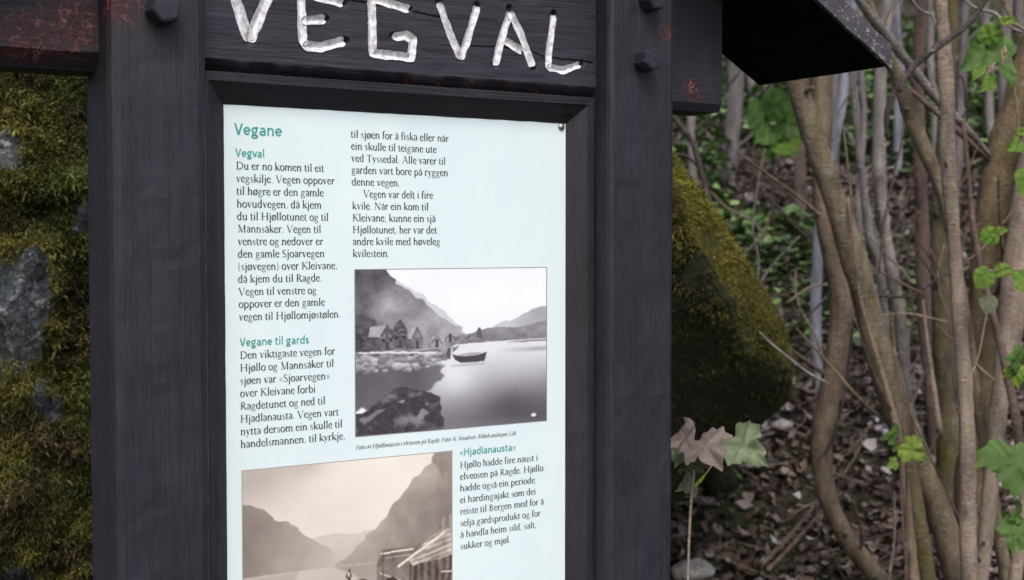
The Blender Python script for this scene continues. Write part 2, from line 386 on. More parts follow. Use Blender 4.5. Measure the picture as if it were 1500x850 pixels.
def fronds(P, N, size, tint, seed, k=5):
    rng = np.random.default_rng(seed); n = len(P); P = np.repeat(P, k, 0); N = np.repeat(N, k, 0); n2 = n * k
    size = np.repeat(size, k) * rng.uniform(.6, 1.3, n2); tint = np.repeat(tint, k, 0) * rng.uniform(.65, 1.35, (n2, 1))
    D = N * 0.9 + rng.normal(0, .75, (n2, 3)); D[:, 2] -= .15; D /= np.linalg.norm(D, axis=1)[:, None]
    S = np.cross(D, rng.normal(0, 1, (n2, 3))); S /= np.linalg.norm(S, axis=1)[:, None]
    B = P + rng.normal(0, .25, (n2, 3)) * size[:, None]
    m = B + D * size[:, None] * .55; tip = B + D * size[:, None] - np.array([0, 0, .22]) * size[:, None]
    wd = (size * rng.uniform(.055, .115, n2))[:, None]
    V = np.stack([B, m + S * wd, tip, m - S * wd], 1).reshape(-1, 3)
    Fc = np.arange(n2 * 4).reshape(-1, 4)
    T = np.stack([tint * .5, tint, tint * 1.15, tint], 1).reshape(-1, 3)
    return V, Fc, T

def moss_tint(n, P, rng):
    y = fbm(P, 5.0, 61, 3) * .5 + .5
    a = np.array([.150, .125, .024]); g = np.array([.060, .082, .018]); br = np.array([.080, .066, .026])
    t = np.clip(y, 0, 1)[:, None]; c = a * t + g * (1 - t)
    mb = (vnoise(P, 16, 77) > .35)[:, None]; c = np.where(mb, br, c)
    return c * rng.uniform(.6, 1.35, (n, 1))

# the tall rock face behind the left post: an egg of rock with real relief
RC = dp(95, 425, 3.55); RC[2] = 1.25
nu, nv = 520, 420
U, Vv = np.meshgrid(np.linspace(0, 2 * math.pi, nu, endpoint=False), np.linspace(-.5 * math.pi + .02, .5 * math.pi - .02, nv), indexing='ij')
# concentrate samples on the side that faces the sign
to_cam = -(RC - CORG); aang = math.atan2(to_cam[1], to_cam[0]); U = U + 0.75 * np.sin(U) * -1 + aang
dirs = np.stack([np.cos(Vv) * np.cos(U), np.cos(Vv) * np.sin(U), np.sin(Vv)], -1)
sup = np.sign(dirs) * np.abs(dirs) ** 0.8
rad = np.array([1.15, 1.15, 1.75])
RP = RC + sup * rad
dis = fbm(RP, 1.5, 31, 5, .55) * .13 + np.abs(fbm(RP, 3.2, 35, 4)) * .07
rock_patches = [(8, 220, 20, 30), (122, 318, 13, 26), (18, 440, 52, 74), (75, 590, 24, 22), (20, 835, 30, 20), (52, 400, 24, 20)]
RP = RP + dirs * dis[..., None]
px, py, pz = project(RP.reshape(-1, 3)); front = ((RP.reshape(-1, 3) - RC) @ to_cam > 0)
pm = np.zeros(len(px))
wob = fbm(RP.reshape(-1, 3), 11, 91, 5, .7) * .5
for (cx, cy, rx, ry) in rock_patches:
    pm = np.maximum(pm, np.clip(1.5 - np.hypot((px - cx) / rx, (py - cy) / ry) - wob, 0, 1))
other = np.clip(vnoise(RP.reshape(-1, 3), 2.2, 19) * 3 - 1.3, 0, 1) * ((px < -120) | (px > 330))
pm = np.where(front, np.maximum(pm, other), other)
RPf = RP.reshape(-1, 3) + dirs.reshape(-1, 3) * (pm * .012 + fbm(RP.reshape(-1, 3), 26, 15, 3) * .010 * (.4 + pm))[:, None]
Fr = grid_faces(nu, nv, True)
fm = pm[Fr].mean(1); mid = np.where(fm > .35, 0, 1)
rockface = empty('mossy_rock', (RC[0], RC[1], ground_z(np.array([RC[0]]), np.array([RC[1]]))[0]),
                 'tall mossy rock face with grey lichened patches behind the left post of the sign', 'rock')
obj('rock_body', RPf, Fr, [ROCK, MSOIL], rockface, True, None, mid)
rng = np.random.default_rng(4)
vis = front & (px > -60) & (px < 260) & (py > -40) & (py < 900)
A = np.where(vis & (pm < .15 + .6 * rng.random(len(pm)) ** 2))[0]; Bq = np.where(~vis & (pm < .4) & (RPf[:, 2] > .1))[0]
ia = rng.choice(A, 36000); ib = rng.choice(Bq, 16000)
idx = np.concatenate([ia, ib]); Pm = RPf[idx] + rng.normal(0, .006, (len(idx), 3)); Nm = dirs.reshape(-1, 3)[idx]
sz = np.concatenate([rng.uniform(.005, .0135, len(ia)) * (1 + .5 * (rng.random(len(ia)) > .93)), rng.uniform(.02, .05, len(ib))])
clump = np.clip(fbm(Pm, 16, 5, 4, .65), -1, 1); Pm = Pm + Nm * (np.clip(clump + .2, 0, 1) * .030)[:, None]
tn = moss_tint(len(idx), Pm, rng) * np.array([1.0, .98, 1.0]) * np.clip(0.85 + .55 * clump, .35, 1.5)[:, None]
V, Fc, T = fronds(Pm, Nm, sz, tn, 6, 7)
prop(obj('moss', V, Fc, MOSS, rockface, False, T), kind='stuff')

def boulder(name, hull_pts, label, seed, cuts=5, amp=.03, moss=None, group=None, cat='boulder', mats=None, smooth_it=2, mid_fn=None):
    bm = bmesh.new(); [bm.verts.new(tuple(p)) for p in hull_pts]
    r = bmesh.ops.convex_hull(bm, input=bm.verts); 
    bmesh.ops.delete(bm, geom=list({g for g in r['geom_interior'] + r['geom_unused'] if isinstance(g, bmesh.types.BMVert)}), context='VERTS')
    for c in range(cuts):
        bmesh.ops.subdivide_edges(bm, edges=[e for e in bm.edges if e.calc_length() > .012], cuts=1, use_grid_fill=True)
        bmesh.ops.triangulate(bm, faces=[f for f in bm.faces if len(f.verts) > 3])
        if c < smooth_it: bmesh.ops.smooth_vert(bm, verts=bm.verts, factor=.5, use_axis_x=True, use_axis_y=True, use_axis_z=True)
        if len(bm.verts) > 45000: break
    bm.normal_update()
    V = np.array([v.co for v in bm.verts]); N = np.array([v.normal for v in bm.verts])
    Fc = np.array([[v.index for v in f.verts] for f in bm.faces if len(f.verts) == 3]); bm.free()
    ctr = V.mean(0); 
    if ((V - ctr) * N).sum() < 0: N = -N; Fc = Fc[:, ::-1]
    sz_ = np.ptp(V, 0).max()
    V = V + N * (fbm(V, 3.0 / sz_, seed, 5, .55) * amp * sz_)[:, None]
    return V, Fc, N

# the leaning boulder on the right of the sign
HP = [dp(985, 238, 3.05), dp(1045, 326, 3.0), dp(1100, 408, 3.0), dp(1140, 480, 3.0), dp(1160, 540, 3.02), dp(1155, 586, 3.10), dp(1090, 604, 3.25), dp(985, 300, 2.80), dp(1060, 430, 2.80), dp(1095, 520, 2.86),
      dp(980, 570, 3.2), dp(870, 150, 2.8), dp(800, 480, 3.0), dp(820, 700, 3.3), dp(900, 190, 3.7), dp(1010, 300, 3.9), dp(1120, 470, 4.1), dp(1120, 560, 4.3),
      dp(960, 620, 4.6), dp(860, 860, 3.5), dp(820, 660, 4.6), dp(1040, 470, 4.5)]
V, Fc, N = boulder('b', HP, '', 5, 6, .011, smooth_it=0)
b3 = V.mean(0); bb = empty('mossy_boulder', (b3[0], b3[1], V[:, 2].min()), 'leaning boulder with yellow green moss on its sloping edge, right of the sign', 'boulder')
up = N[:, 2] + vnoise(V, 6, 3) * .35; fmz = up[Fc].mean(1)
DROCK = NB('dark_olive_rock', 0.8, 0.3); q = DROCK.noise(40, None, 6, .75); DROCK.color(DROCK.mix(DROCK.ramp(q, [(.38, 0.), (.7, 1.)]), (.010, .012, .006), (.042, .044, .018)))  # very dark olive rock tone, mottled by noise
DROCK.bump(q, .8, .015); DROCK = DROCK.m
obj('rock_body', V, Fc, [DROCK, MSOIL], bb, True, None, np.where(fmz > .05, 1, 0))
bpx, bpy_, _ = project(V); upper = (bpy_ - 0.75 * (bpx - 985) < 440 + 110 * vnoise(V, 7, 23))
ar = np.where((N[:, 2] + vnoise(V, 6, 3) * .4 > -.05) | (upper & (bpy_ < 560)))[0]; ar = ar[(fbm(V[ar], 8, 55, 3) < .45) | (N[ar][:, 2] > .5)]; ii = rng.choice(ar, 40000)
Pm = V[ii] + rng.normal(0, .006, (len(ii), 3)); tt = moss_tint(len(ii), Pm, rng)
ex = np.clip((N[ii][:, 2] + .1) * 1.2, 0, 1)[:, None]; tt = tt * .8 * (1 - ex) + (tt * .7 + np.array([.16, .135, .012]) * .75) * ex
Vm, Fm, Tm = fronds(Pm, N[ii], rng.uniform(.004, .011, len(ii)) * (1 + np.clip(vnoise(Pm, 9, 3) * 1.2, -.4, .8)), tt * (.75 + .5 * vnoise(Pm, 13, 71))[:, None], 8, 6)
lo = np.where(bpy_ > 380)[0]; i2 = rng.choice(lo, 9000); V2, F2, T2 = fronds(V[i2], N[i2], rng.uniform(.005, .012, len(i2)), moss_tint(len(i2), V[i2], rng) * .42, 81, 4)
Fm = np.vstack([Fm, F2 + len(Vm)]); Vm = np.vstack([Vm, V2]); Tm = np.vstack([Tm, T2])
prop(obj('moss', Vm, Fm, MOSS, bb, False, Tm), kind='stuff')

def stone(px, py, depth, wpx, hpx, label, mat, seed):
    rg = np.random.default_rng(seed); c = dp(px, py, depth); w_ = wpx / F * depth / 2; h_ = hpx / F * depth / 2
    d = rg.normal(0, 1, (26, 3)); d /= np.linalg.norm(d, axis=1)[:, None]
    V, Fc, N = boulder('s', c + d * np.array([w_, w_ * .9, h_]), '', seed, 4, .05, smooth_it=1)
    o = obj('stone', V, Fc, mat, None, True, None, None, (c[0], c[1], c[2] - h_)); prop(o, label, 'stone'); return o
PALE = NB('pale_stone', .85, .3); q = PALE.noise(60, None, 5, .7); PALE.color(PALE.mix(PALE.ramp(q, [(.35, 0.), (.65, 1.)]), (.20, .19, .18), (.50, .48, .45))); PALE.bump(q, .7, .006); PALE = PALE.m
def gdepth(px, py):             # depth at which the pixel's ray meets the ground
    d = ray(px, py)
    for t in np.arange(2.0, 30, .02):
        q = CORG + d * t
        if q[2] < ground_z(q[0:1], q[1:2], False)[0]: return t
    return 10.0

# ------------------------------------------------------------------ trees
BK = {
 'olive': bark('olive_bark', (.080, .062, .040), (.22, .175, .115), .12),
 'brown': bark('brown_bark', (.095, .070, .048), (.20, .152, .105), .0, .35),
 'blue': bark('smooth_grey_bark', (.15, .15, .17), (.29, .29, .33), 0, .3),
 'birch': bark('pale_banded_bark', (.14, .12, .115), (.36, .32, .30), 0, 1.0, 1.3),
 'pale': bark('pale_brown_bark', (.15, .115, .085), (.30, .235, .18), 0, .8, 1.2),
 'greyp': bark('grey_violet_bark', (.11, .095, .092), (.25, .215, .20), 0, .7),
 'mossy': bark('mossy_bark', (.075, .052, .030), (.19, .135, .075), .38),
 'moss2': bark('heavily_mossed_bark', (.055, .045, .028), (.14, .115, .06), .6),
 'dark': bark('dark_bark', (.030, .022, .022), (.075, .058, .055), 0, .5),
 'redb': bark('reddish_bark', (.075, .048, .040), (.15, .105, .088), 0, .6),
 'far': bark('far_trunk_bark', (.10, .082, .080), (.19, .16, .16), .2, .5),
}
def path3(pts, depth, w_scale=1.0):
    out = []
    n = len(pts)
    for k, p in enumerate(pts):
        d = depth if not isinstance(depth, tuple) else depth[0] + (depth[1] - depth[0]) * k / (n - 1)
        q = dp(p[0], p[1], d); out.append([*q, p[2] / F * d / 2 * w_scale])
    return out
def snag(C, k, seed, ln=.05):
    """short stub of a broken twig on the skin of a stem"""
    rg = random.Random(seed); p = np.array(C[k][:3]); r = C[k][3]
    d = np.array([rg.uniform(-1, 1), rg.uniform(-1, .2), rg.uniform(.1, .9)]); d /= np.linalg.norm(d)
    return tube(np.array([[*(p + d * r * .6), r * .35], [*(p + d * r * 1.25), r * .26], [*(p + d * (r * 1.5 + ln * .3)), r * .16]]), 7, 3, .05, seed)
LEAFY = tinted('shade_canopy_leaf', 0.6, 0.3)
def shade_crown_mesh(c, rad, n, seed):  # leaf cards added above the view to shade the slope behind the sign
    rg = np.random.default_rng(seed); cl = rg.normal(0, 1, (26, 3)); cl /= np.linalg.norm(cl, axis=1)[:, None]; cl *= (rg.random((26, 1)) ** .4) * np.array([1, 1, .6]) * rad
    P = c + cl[rg.integers(0, 26, n)] + rg.normal(0, rad * .22, (n, 3))
    px, py, pz = project(P); P = P[((py < -90) | (pz < .3) | (px < 900)) & (P[:, 2] > CAMZ + .9) & ~((np.abs(P[:, 0] - .8) < .9) & (P[:, 1] < 2.1))]; n = len(P)
    a = rg.normal(0, 1, (n, 3)); a /= np.linalg.norm(a, axis=1)[:, None]; b_ = np.cross(a, rg.normal(0, 1, (n, 3))); b_ /= np.linalg.norm(b_, axis=1)[:, None]
    s_ = rg.uniform(.05, .095, (n, 1))
    V = np.stack([P - a * s_, P + b_ * s_ * .55, P + a * s_, P - b_ * s_ * .55], 1).reshape(-1, 3)
    t = np.array([.06, .13, .03]) * rg.uniform(.6, 1.4, (n, 1)); return V, np.arange(n * 4).reshape(-1, 4), np.repeat(t, 4, 0)
def stem(name, pts, depth, mat, label, cat='tree', up=1.8, down=True, sides=18, rough=.095, snags=2, shade_crown=True, group=None):
    C = path3(pts, depth, .82); a, b_ = np.array(C[0]), np.array(C[1])
    if up:
        d = (a - b_)[:3]; d /= np.linalg.norm(d)
        d2 = d * .5 + np.array([0, 0, .6]); d2 /= np.linalg.norm(d2)
        C = [[*(a[:3] + d * up * .45 + d2 * up * .55), a[3] * .55], [*(a[:3] + d * up * .45), a[3] * .8]] + C
    if down:
        e = np.array(C[-1]); f = np.array(C[-2]); d = (e - f)[:3]; d /= np.linalg.norm(d); d[2] = min(d[2], -.5)
        g = ground_z(e[0:1], e[1:2])[0]
        if e[2] > g - .05:
            q = e[:3] + d * ((e[2] - g + .12) / -d[2]); C.append([*q, e[3] * 1.25])
    base = np.array(C[-1][:3])
    V, Fc = tube(np.array(C), sides, 7, rough, sum(map(ord, label)) % 97)
    root = empty(name, base, label, cat, group)
    obj('trunk', V, Fc, BK[mat], root)
    if up and up >= 1.2 and shade_crown:
        top = np.array(C[0][:3]) + np.array([0, 0, .35]); V, Fc, T = shade_crown_mesh(top, 1.25 if up < 2.4 else 1.7, 80, abs(int(base[0] * 977)) % 991)
        if len(V): prop(obj('shade_crown', V, Fc, LEAFY, root, False, T), kind='stuff')  # unseen foliage, added to cut sky light on the background
    for s in range(snags + (1 if down else 0)):
        rg = random.Random(s * 31 + sum(map(ord, label))); k = rg.randint(2 if up else 1, len(C) - 2); q = np.array(C[k - 1][:3]); q2 = np.array(C[k][:3]); f = rg.random(); q = q * f + q2 * (1 - f); rr = C[k][3]
        d = np.array([rg.uniform(-1, 1), rg.uniform(-.8, .8), rg.uniform(.5, 1.6)]); d /= np.linalg.norm(d); ln = rg.uniform(.12, .42) * min(1.2, depth[0] / 3 if isinstance(depth, tuple) else depth / 3)
        w1 = np.array([rg.uniform(-.2, .2), rg.uniform(-.2, .2), .15]) * ln; rt = max(.0016, rr * .14)
        v, f_ = tube(np.array([[*q, rt * 1.4], [*(q + d * ln * .4), rt], [*(q + d * ln * .75 + w1 * .6), rt * .7], [*(q + d * ln + w1), rt * .4]]), 6, 4, .1, s); obj('side_twig', v, f_, BK['redb' if s % 2 else mat], root)
    for s in range(snags):
        k = random.randint(2 if up else 1, len(C) - 2)
        v, f = snag(C, k, s * 7 + len(label)); obj('twig_stub', v, f, BK[mat], root)
    return root, C

stem('leaning_tree', [(1122, -60, 36), (1150, 60, 38), (1172, 140, 40), (1205, 240, 42), (1235, 330, 44), (1262, 420, 46), (1285, 510, 54), (1310, 590, 54), (1340, 660, 50), (1372, 740, 48), (1402, 830, 52)], (2.85, 3.2), 'olive',
     'thick olive brown trunk leaning left that disappears behind the roof corner', snags=4)
stem('curved_tree', [(1205, 60, 36), (1203, 200, 36), (1208, 300, 38), (1228, 400, 40), (1233, 460, 42), (1223, 540, 46), (1210, 600, 43), (1203, 660, 40), (1213, 730, 37), (1242, 790, 34), (1285, 845, 40)], (3.5, 3.65), 'brown',
     'smooth brown trunk whose foot curves to the right, beside the mossy boulder')
stem('grey_sapling_tree', [(1246, 40, 15), (1233, 150, 17), (1208, 280, 20), (1197, 390, 20), (1195, 490, 20), (1201, 560, 17)], 4.3, 'blue', 'slim pale blue grey stem behind the curved brown trunk')
stem('slim_tree', [(1243, 40, 13), (1250, 120, 14), (1262, 250, 15), (1273, 340, 16), (1288, 395, 18), (1295, 470, 19), (1308, 560, 18), (1318, 620, 18)], (3.9, 4.3), 'birch', 'slim pale banded stem just right of the leaning olive trunk')
stem('slim_tree', [(1302, -30, 22), (1294, 60, 22), (1289, 130, 24), (1288, 250, 23), (1297, 340, 22), (1312, 430, 22), (1322, 490, 22), (1327, 570, 22), (1338, 640, 22)], (3.7, 4.0), 'birch', 'pale upright stem directly below the roof corner, bending right lower down')
stem('bent_tree', [(1285, 40, 20), (1300, 80, 24), (1316, 115, 26), (1332, 165, 26), (1350, 210, 27), (1375, 268, 25), (1392, 330, 23), (1403, 400, 20)], (2.95, 3.1), 'olive', 'mossy green stem slanting right from the roof tip', up=0.8, snags=2)
stem('upright_tree', [(1374, -30, 24), (1382, 50, 26), (1387, 150, 28), (1389, 250, 27), (1396, 330, 24), (1402, 430, 24), (1412, 550, 26), (1417, 650, 27), (1418, 760, 28), (1420, 860, 28)], (2.75, 2.85), 'pale', 'straight light brown stem standing in front of the thick mossy trunk', snags=3)
stem('thick_tree', [(1520, 60, 62), (1496, 160, 66), (1474, 250, 78), (1462, 350, 92), (1450, 440, 78), (1438, 530, 58), (1428, 620, 50), (1422, 720, 52)], 3.35, 'mossy', 'thick mossy brown trunk at the right border of the photo', sides=26, rough=.12, snags=3)
stem('thick_tree', [(1540, 120, 54), (1512, 250, 56), (1494, 380, 54), (1478, 500, 44), (1463, 600, 34), (1453, 690, 28), (1443, 800, 26), (1437, 860, 26)], (3.25, 3.0), 'pale', 'stem that leans right beside the straight light brown one, foot at the bottom edge')
stem('slender_tree', [(1462, 490, 13), (1474, 540, 16), (1486, 600, 17), (1494, 650, 16), (1504, 730, 18)], 3.0, 'redb', 'short reddish stem right of the thick mossy trunk, low down', up=.5, snags=1)
stem('slender_tree', [(1532, 560, 22), (1512, 680, 22), (1498, 760, 22), (1486, 860, 22)], 2.9, 'pale', 'light brown stem cut by the lower right corner of the photo', up=1.2, snags=1)
stem('background_tree', [(1352, -40, 22), (1346, 100, 20), (1346, 200, 21), (1350, 300, 24), (1352, 400, 25), (1356, 480, 26), (1364, 560, 26)], 4.3, 'redb', 'reddish brown stem seen between the mossy green stem and the straight stem')
stem('background_tree', [(1382, 250, 30), (1378, 330, 36), (1380, 420, 38), (1384, 510, 42), (1389, 600, 42), (1392, 700, 44)], 3.8, 'moss2', 'dark green mossed trunk half hidden behind the straight light brown stem', up=1.0)
stem('slender_tree', [(1290, 540, 9), (1304, 590, 12), (1316, 640, 14), (1324, 700, 16), (1332, 780, 18), (1340, 860, 20)], 2.95, 'brown', 'thin brown shoot at the foot of the leaning olive trunk', up=.4, snags=1)
stem('stout_shoot', [(1326, 640, 16), (1336, 700, 22), (1348, 770, 28), (1360, 860, 34)], 3.1, 'moss2', 'short moss covered stem between the thin brown shoot and the leaning trunk', up=.3, snags=0)
stem('far_tree', [(1082, 0, 24), (1079, 80, 26), (1077, 150, 26), (1072, 210, 27), (1065, 262, 30), (1058, 302, 30)], 7.2, 'far', 'far brown trunk under the roof, above the mossy boulder', up=3)
stem('far_tree', [(1172, 60, 10), (1162, 140, 11), (1142, 195, 12), (1122, 238, 13), (1112, 285, 13)], 7.6, 'dark', 'thin dark crooked tree on the green slope left of the leaning trunk', up=2, snags=1)
stem('far_tree', [(1010, 120, 13), (1012, 170, 14), (1014, 235, 14), (1018, 300, 14)], 6.6, 'greyp', 'grey stem seen right next to the right post, under the beam', up=3, snags=0)
# diagonal branch in front
stem('diagonal_branch', [(1240, -30, 14), (1265, 10, 15), (1296, 48, 17), (1330, 92, 17), (1366, 138, 17), (1400, 172, 14), (1428, 202, 12), (1450, 228, 9)], (2.75, 3.15), 'greyp', 'pale grey branch running diagonally down right from above the roof', 'branch', up=.9, down=False, snags=2)
bgs = [(1262, 10, 5.2, 'greyp'), (1316, 14, 7.0, 'blue'), (1366, 12, 6.6, 'greyp'), (1410, 16, 5.4, 'far'), (1226, 18, 5.8, 'far'),
       (1180, 20, 6.4, 'redb'), (1448, 14, 5.9, 'greyp'), (1472, 20, 5.2, 'far'), (1100, 12, 8.5, 'greyp'), (1145, 14, 9.0, 'far'), (1308, 11, 9.6, 'far'), (1358, 14, 9.8, 'redb'), (1392, 12, 9.0, 'far'), (1495, 16, 7.2, 'far'), (1255, 18, 9.2, 'far')]
where = ['nearest the roof edge', 'directly right of the pale upright stem', 'touching the left side of the straight stem at the top', 'just right of the straight stem',
         'behind the leaning trunk below the roof', 'on the slope between far crooked tree and leaning trunk', 'left of the thick mossy trunk', 'at the upper right behind the thick trunk',
         'between the far brown trunk and the crooked tree', 'above the broad green leaves', 'far up the slope under the roof tip', 'far up the slope behind the reddish stem', 'far up the slope behind the straight stem',
         'farthest right at the photo border', 'far up the slope behind the slim banded stem']
for k, (x, w_, d, m) in enumerate(bgs):
    rg = random.Random(k + 40); sl_ = rg.uniform(-26, 26); gy = 60
    pts = []
    for yy in np.linspace(-40, 700, 12):
        X = x + sl_ * (yy / 350 - .3) + rg.uniform(-4, 4); pts.append((X, yy, w_ * (1 + .25 * yy / 500)))
        q = dp(X, yy, d)
        if q[2] < ground_z(q[0:1], q[1:2], False)[0]: break
    stem('background_tree', pts, d, m, 'thin background stem ' + where[k], up=2.5, sides=9, snags=0, rough=.05, group='thin stems in the background thicket')

# twigs and sticks ------------------------------------------------------------
def twig(name, pts, depth, mat, label, cat='twig', sides=8):
    C = path3(pts, depth); V, Fc = tube(np.array(C), sides, 5, .12, len(label))
    o = obj(name, V, Fc, BK[mat], None, True, None, None, C[-1][:3]); prop(o, label, cat); return o
twig('twig', [(1470, -35, 9), (1452, -12, 9), (1420, 34, 9), (1388, 58, 10), (1348, 88, 10), (1326, 114, 8), (1318, 135, 6)], 2.5, 'dark', 'dark nearly black twig slanting down left from the upper right')
twig('twig', [(1312, 130, 9), (1304, 150, 10), (1299, 172, 9), (1298, 200, 6)], 3.3, 'dark', 'short dark twig hanging behind the green slanting stem')
twig('vine', [(975, 160, 7), (992, 178, 8), (1012, 205, 8), (1024, 240, 8), (1034, 280, 7), (1042, 320, 7), (1050, 360, 5)], 3.1, 'dark', 'dark arching vine above the leaning mossy boulder', 'vine')
twig('vine', [(985, 225, 4), (1010, 232, 5), (1030, 255, 5), (1040, 290, 5), (1046, 330, 4)], 3.3, 'dark', 'thinner dark vine hanging just inside the arching one', 'vine')
twig('stick', [(1038, 300, 5), (1062, 345, 6), (1092, 385, 6), (1112, 420, 6), (1124, 438, 5)], 3.6, 'pale', 'pale stick lying along the upper edge of the mossy boulder', 'stick')
twig('stick', [(1112, 486, 3), (1130, 504, 4), (1155, 524, 4), (1182, 545, 3.5), (1214, 562, 3)], 2.8, 'greyp', 'pale thin stick crossing the right corner of the mossy boulder', 'stick')
twig('vine', [(1250, 470, 4), (1243, 530, 4), (1232, 600, 5), (1214, 655, 5), (1198, 678, 5), (1194, 720, 4), (1200, 790, 4)], 3.35, 'dark', 'dark thin vine wound across the curved brown trunk', 'vine')
for k, (o1, lb) in enumerate([(0, 'upper of two parallel fallen branches in the leaves below the curved trunk'), (9, 'lower of two parallel fallen branches in the leaves below the curved trunk')]):
    twig('fallen_branch', [(1208 + o1, 722 + o1, 4), (1176 + o1, 762 + o1, 6), (1148 + o1 * .8, 795 + o1, 7), (1116 + o1, 826 + o1, 6)], (3.9, 3.4), 'redb', lb, 'stick')
twig('stick', [(1352, 440, 4), (1358, 500, 6), (1368, 570, 8), (1377, 634, 9)], 3.1, 'pale', 'broken pinkish stick hanging beside the straight light brown stem', 'stick')
twig('twig', [(1328, 130, 3), (1322, 200, 3), (1305, 275, 4), (1293, 340, 4), (1288, 400, 4)], 3.2, 'redb', 'fine reddish twig crossing the pale upright stem')
twig('twig', [(1240, 470, 3), (1290, 463, 4), (1330, 460, 4), (1380, 470, 3), (1420, 478, 3)], 3.4, 'pale', 'fine pale twig running level between the stems')
twig('twig', [(1398, 470, 3), (1386, 560, 3), (1372, 640, 3), (1340, 690, 2)], 3.2, 'redb', 'fine reddish twig slanting left below the broken stick')
twig('twig', [(1160, 180, 5), (1140, 205, 8), (1128, 232, 9)], 7.55, 'dark', 'side branch of the thin dark crooked tree on the slope')
twig('twig', [(1505, 50, 5), (1480, 40, 4), (1458, 20, 5), (1430, 12, 4), (1400, -10, 4)], 2.9, 'greyp', 'thin grey twig arching above the round green leaf')
twig('twig', [(1332, -10, 3), (1345, 12, 4), (1366, 24, 4), (1372, 40, 4)], 3.0, 'greyp', 'small forked grey twig touching the straight stem near the top')
for k, (a, b_, c_, d) in enumerate([(1322, 600, 1326, 860), (1310, 720, 1300, 860)]):
    twig('shoot', [(a, b_, 3), ((a + c_) / 2 + 5, (b_ + d) / 2, 4), (c_, d, 5)], 2.9, 'redb', ['fine red brown shoot right of the low green leaves', 'fine red brown shoot below the low green leaves'][k], 'shoot')
rgt = random.Random(5)
for k in range(26):                      # tangle of thin dead twigs low between the stems
    x0 = rgt.uniform(1130, 1330); y0 = rgt.uniform(640, 850); dd = gdepth(x0, y0) - .05
    an = rgt.uniform(-1.2, 1.2); ln = rgt.uniform(30, 80)
    p = [(x0 + math.cos(an) * ln * t + rgt.uniform(-4, 4), y0 - abs(math.sin(an)) * ln * t + rgt.uniform(-4, 4), 2.8 - t) for t in (0, .35, .7, 1)]
    C = path3(p, dd); V, Fc = tube(np.array(C), 6, 4, .1, k)
    o = obj('dead_twig', V, Fc, BK[rgt.choice(['redb', 'dark', 'pale'])], None, True, None, None, C[0][:3])
    prop(o, 'thin dead twig lying among the leaves between boulder and trunks', 'twig', 'thin dead twigs on the litter')

for k in range(34):                      # fine dead twigs standing in the thicket
    x0 = rgt.uniform(1060, 1480); y0 = rgt.uniform(60, 520); dd = rgt.uniform(3.4, min(7.0, max(3.6, gdepth(x0, y0 + 120) - .4)))
    an = rgt.choice([rgt.uniform(.9, 2.3), rgt.uniform(.2, 2.9)]); ln = rgt.uniform(80, 240)
    q0 = dp(x0, y0, dd); pts = [(x0 + math.cos(an) * ln * (t - .5) + rgt.uniform(-9, 9), y0 - math.sin(an) * ln * (t - .5) + rgt.uniform(-9, 9), 4.2 - 1.8 * t) for t in (0, .25, .5, .75, 1)]
    gx = pts[0]; C = path3(pts, dd); V, Fc = tube(np.array(C), 6, 4, .15, k)
    o = obj('thicket_twig', V, Fc, BK[rgt.choice(['redb', 'dark', 'greyp', 'pale'])], None, True, None, None, C[0][:3])
    prop(o, 'fine bare twig crossing between the trunks of the thicket', 'twig', 'fine bare twigs of the thicket')

# leaves -----------------------------------------------------------------------
LG = leaf_mat('fresh_green_leaf', (.12, .23, .025), (.19, .32, .04), .6, .45); LG2 = leaf_mat('deep_green_leaf', (.085, .175, .035), (.14, .25, .055), .6, .45)
LY = leaf_mat('yellow_green_leaf', (.18, .28, .04), (.25, .36, .06), .6, .45); LP = leaf_mat('pink_young_leaf', (.17, .125, .115), (.25, .195, .175), .6, .25)
LPG = leaf_mat('pale_green_young_leaf', (.17, .22, .12), (.25, .30, .17), .6, .25); LD = leaf_mat('dull_green_leaf', (.10, .115, .06), (.15, .15, .08), .6, .2); LB = leaf_mat('beige_bud_scale', (.33, .22, .15), (.42, .3, .2))
maple = [(0, .02), (.12, -.07), (.30, -.09), (.36, .04), (.50, .13), (.46, .24), (.56, .44), (.44, .48), (.36, .58), (.27, .55), (.25, .68), (.18, .80), (.09, .84), (0, 1.0)]
roundl = [(0, 0), (.18, -.03), (.36, .08), (.47, .28), (.48, .50), (.40, .70), (.25, .85), (.10, .93), (0, 1.0)]
ovate = [(0, 0), (.14, .02), (.25, .15), (.29, .33), (.25, .55), (.16, .75), (.07, .90), (0, 1.0)]
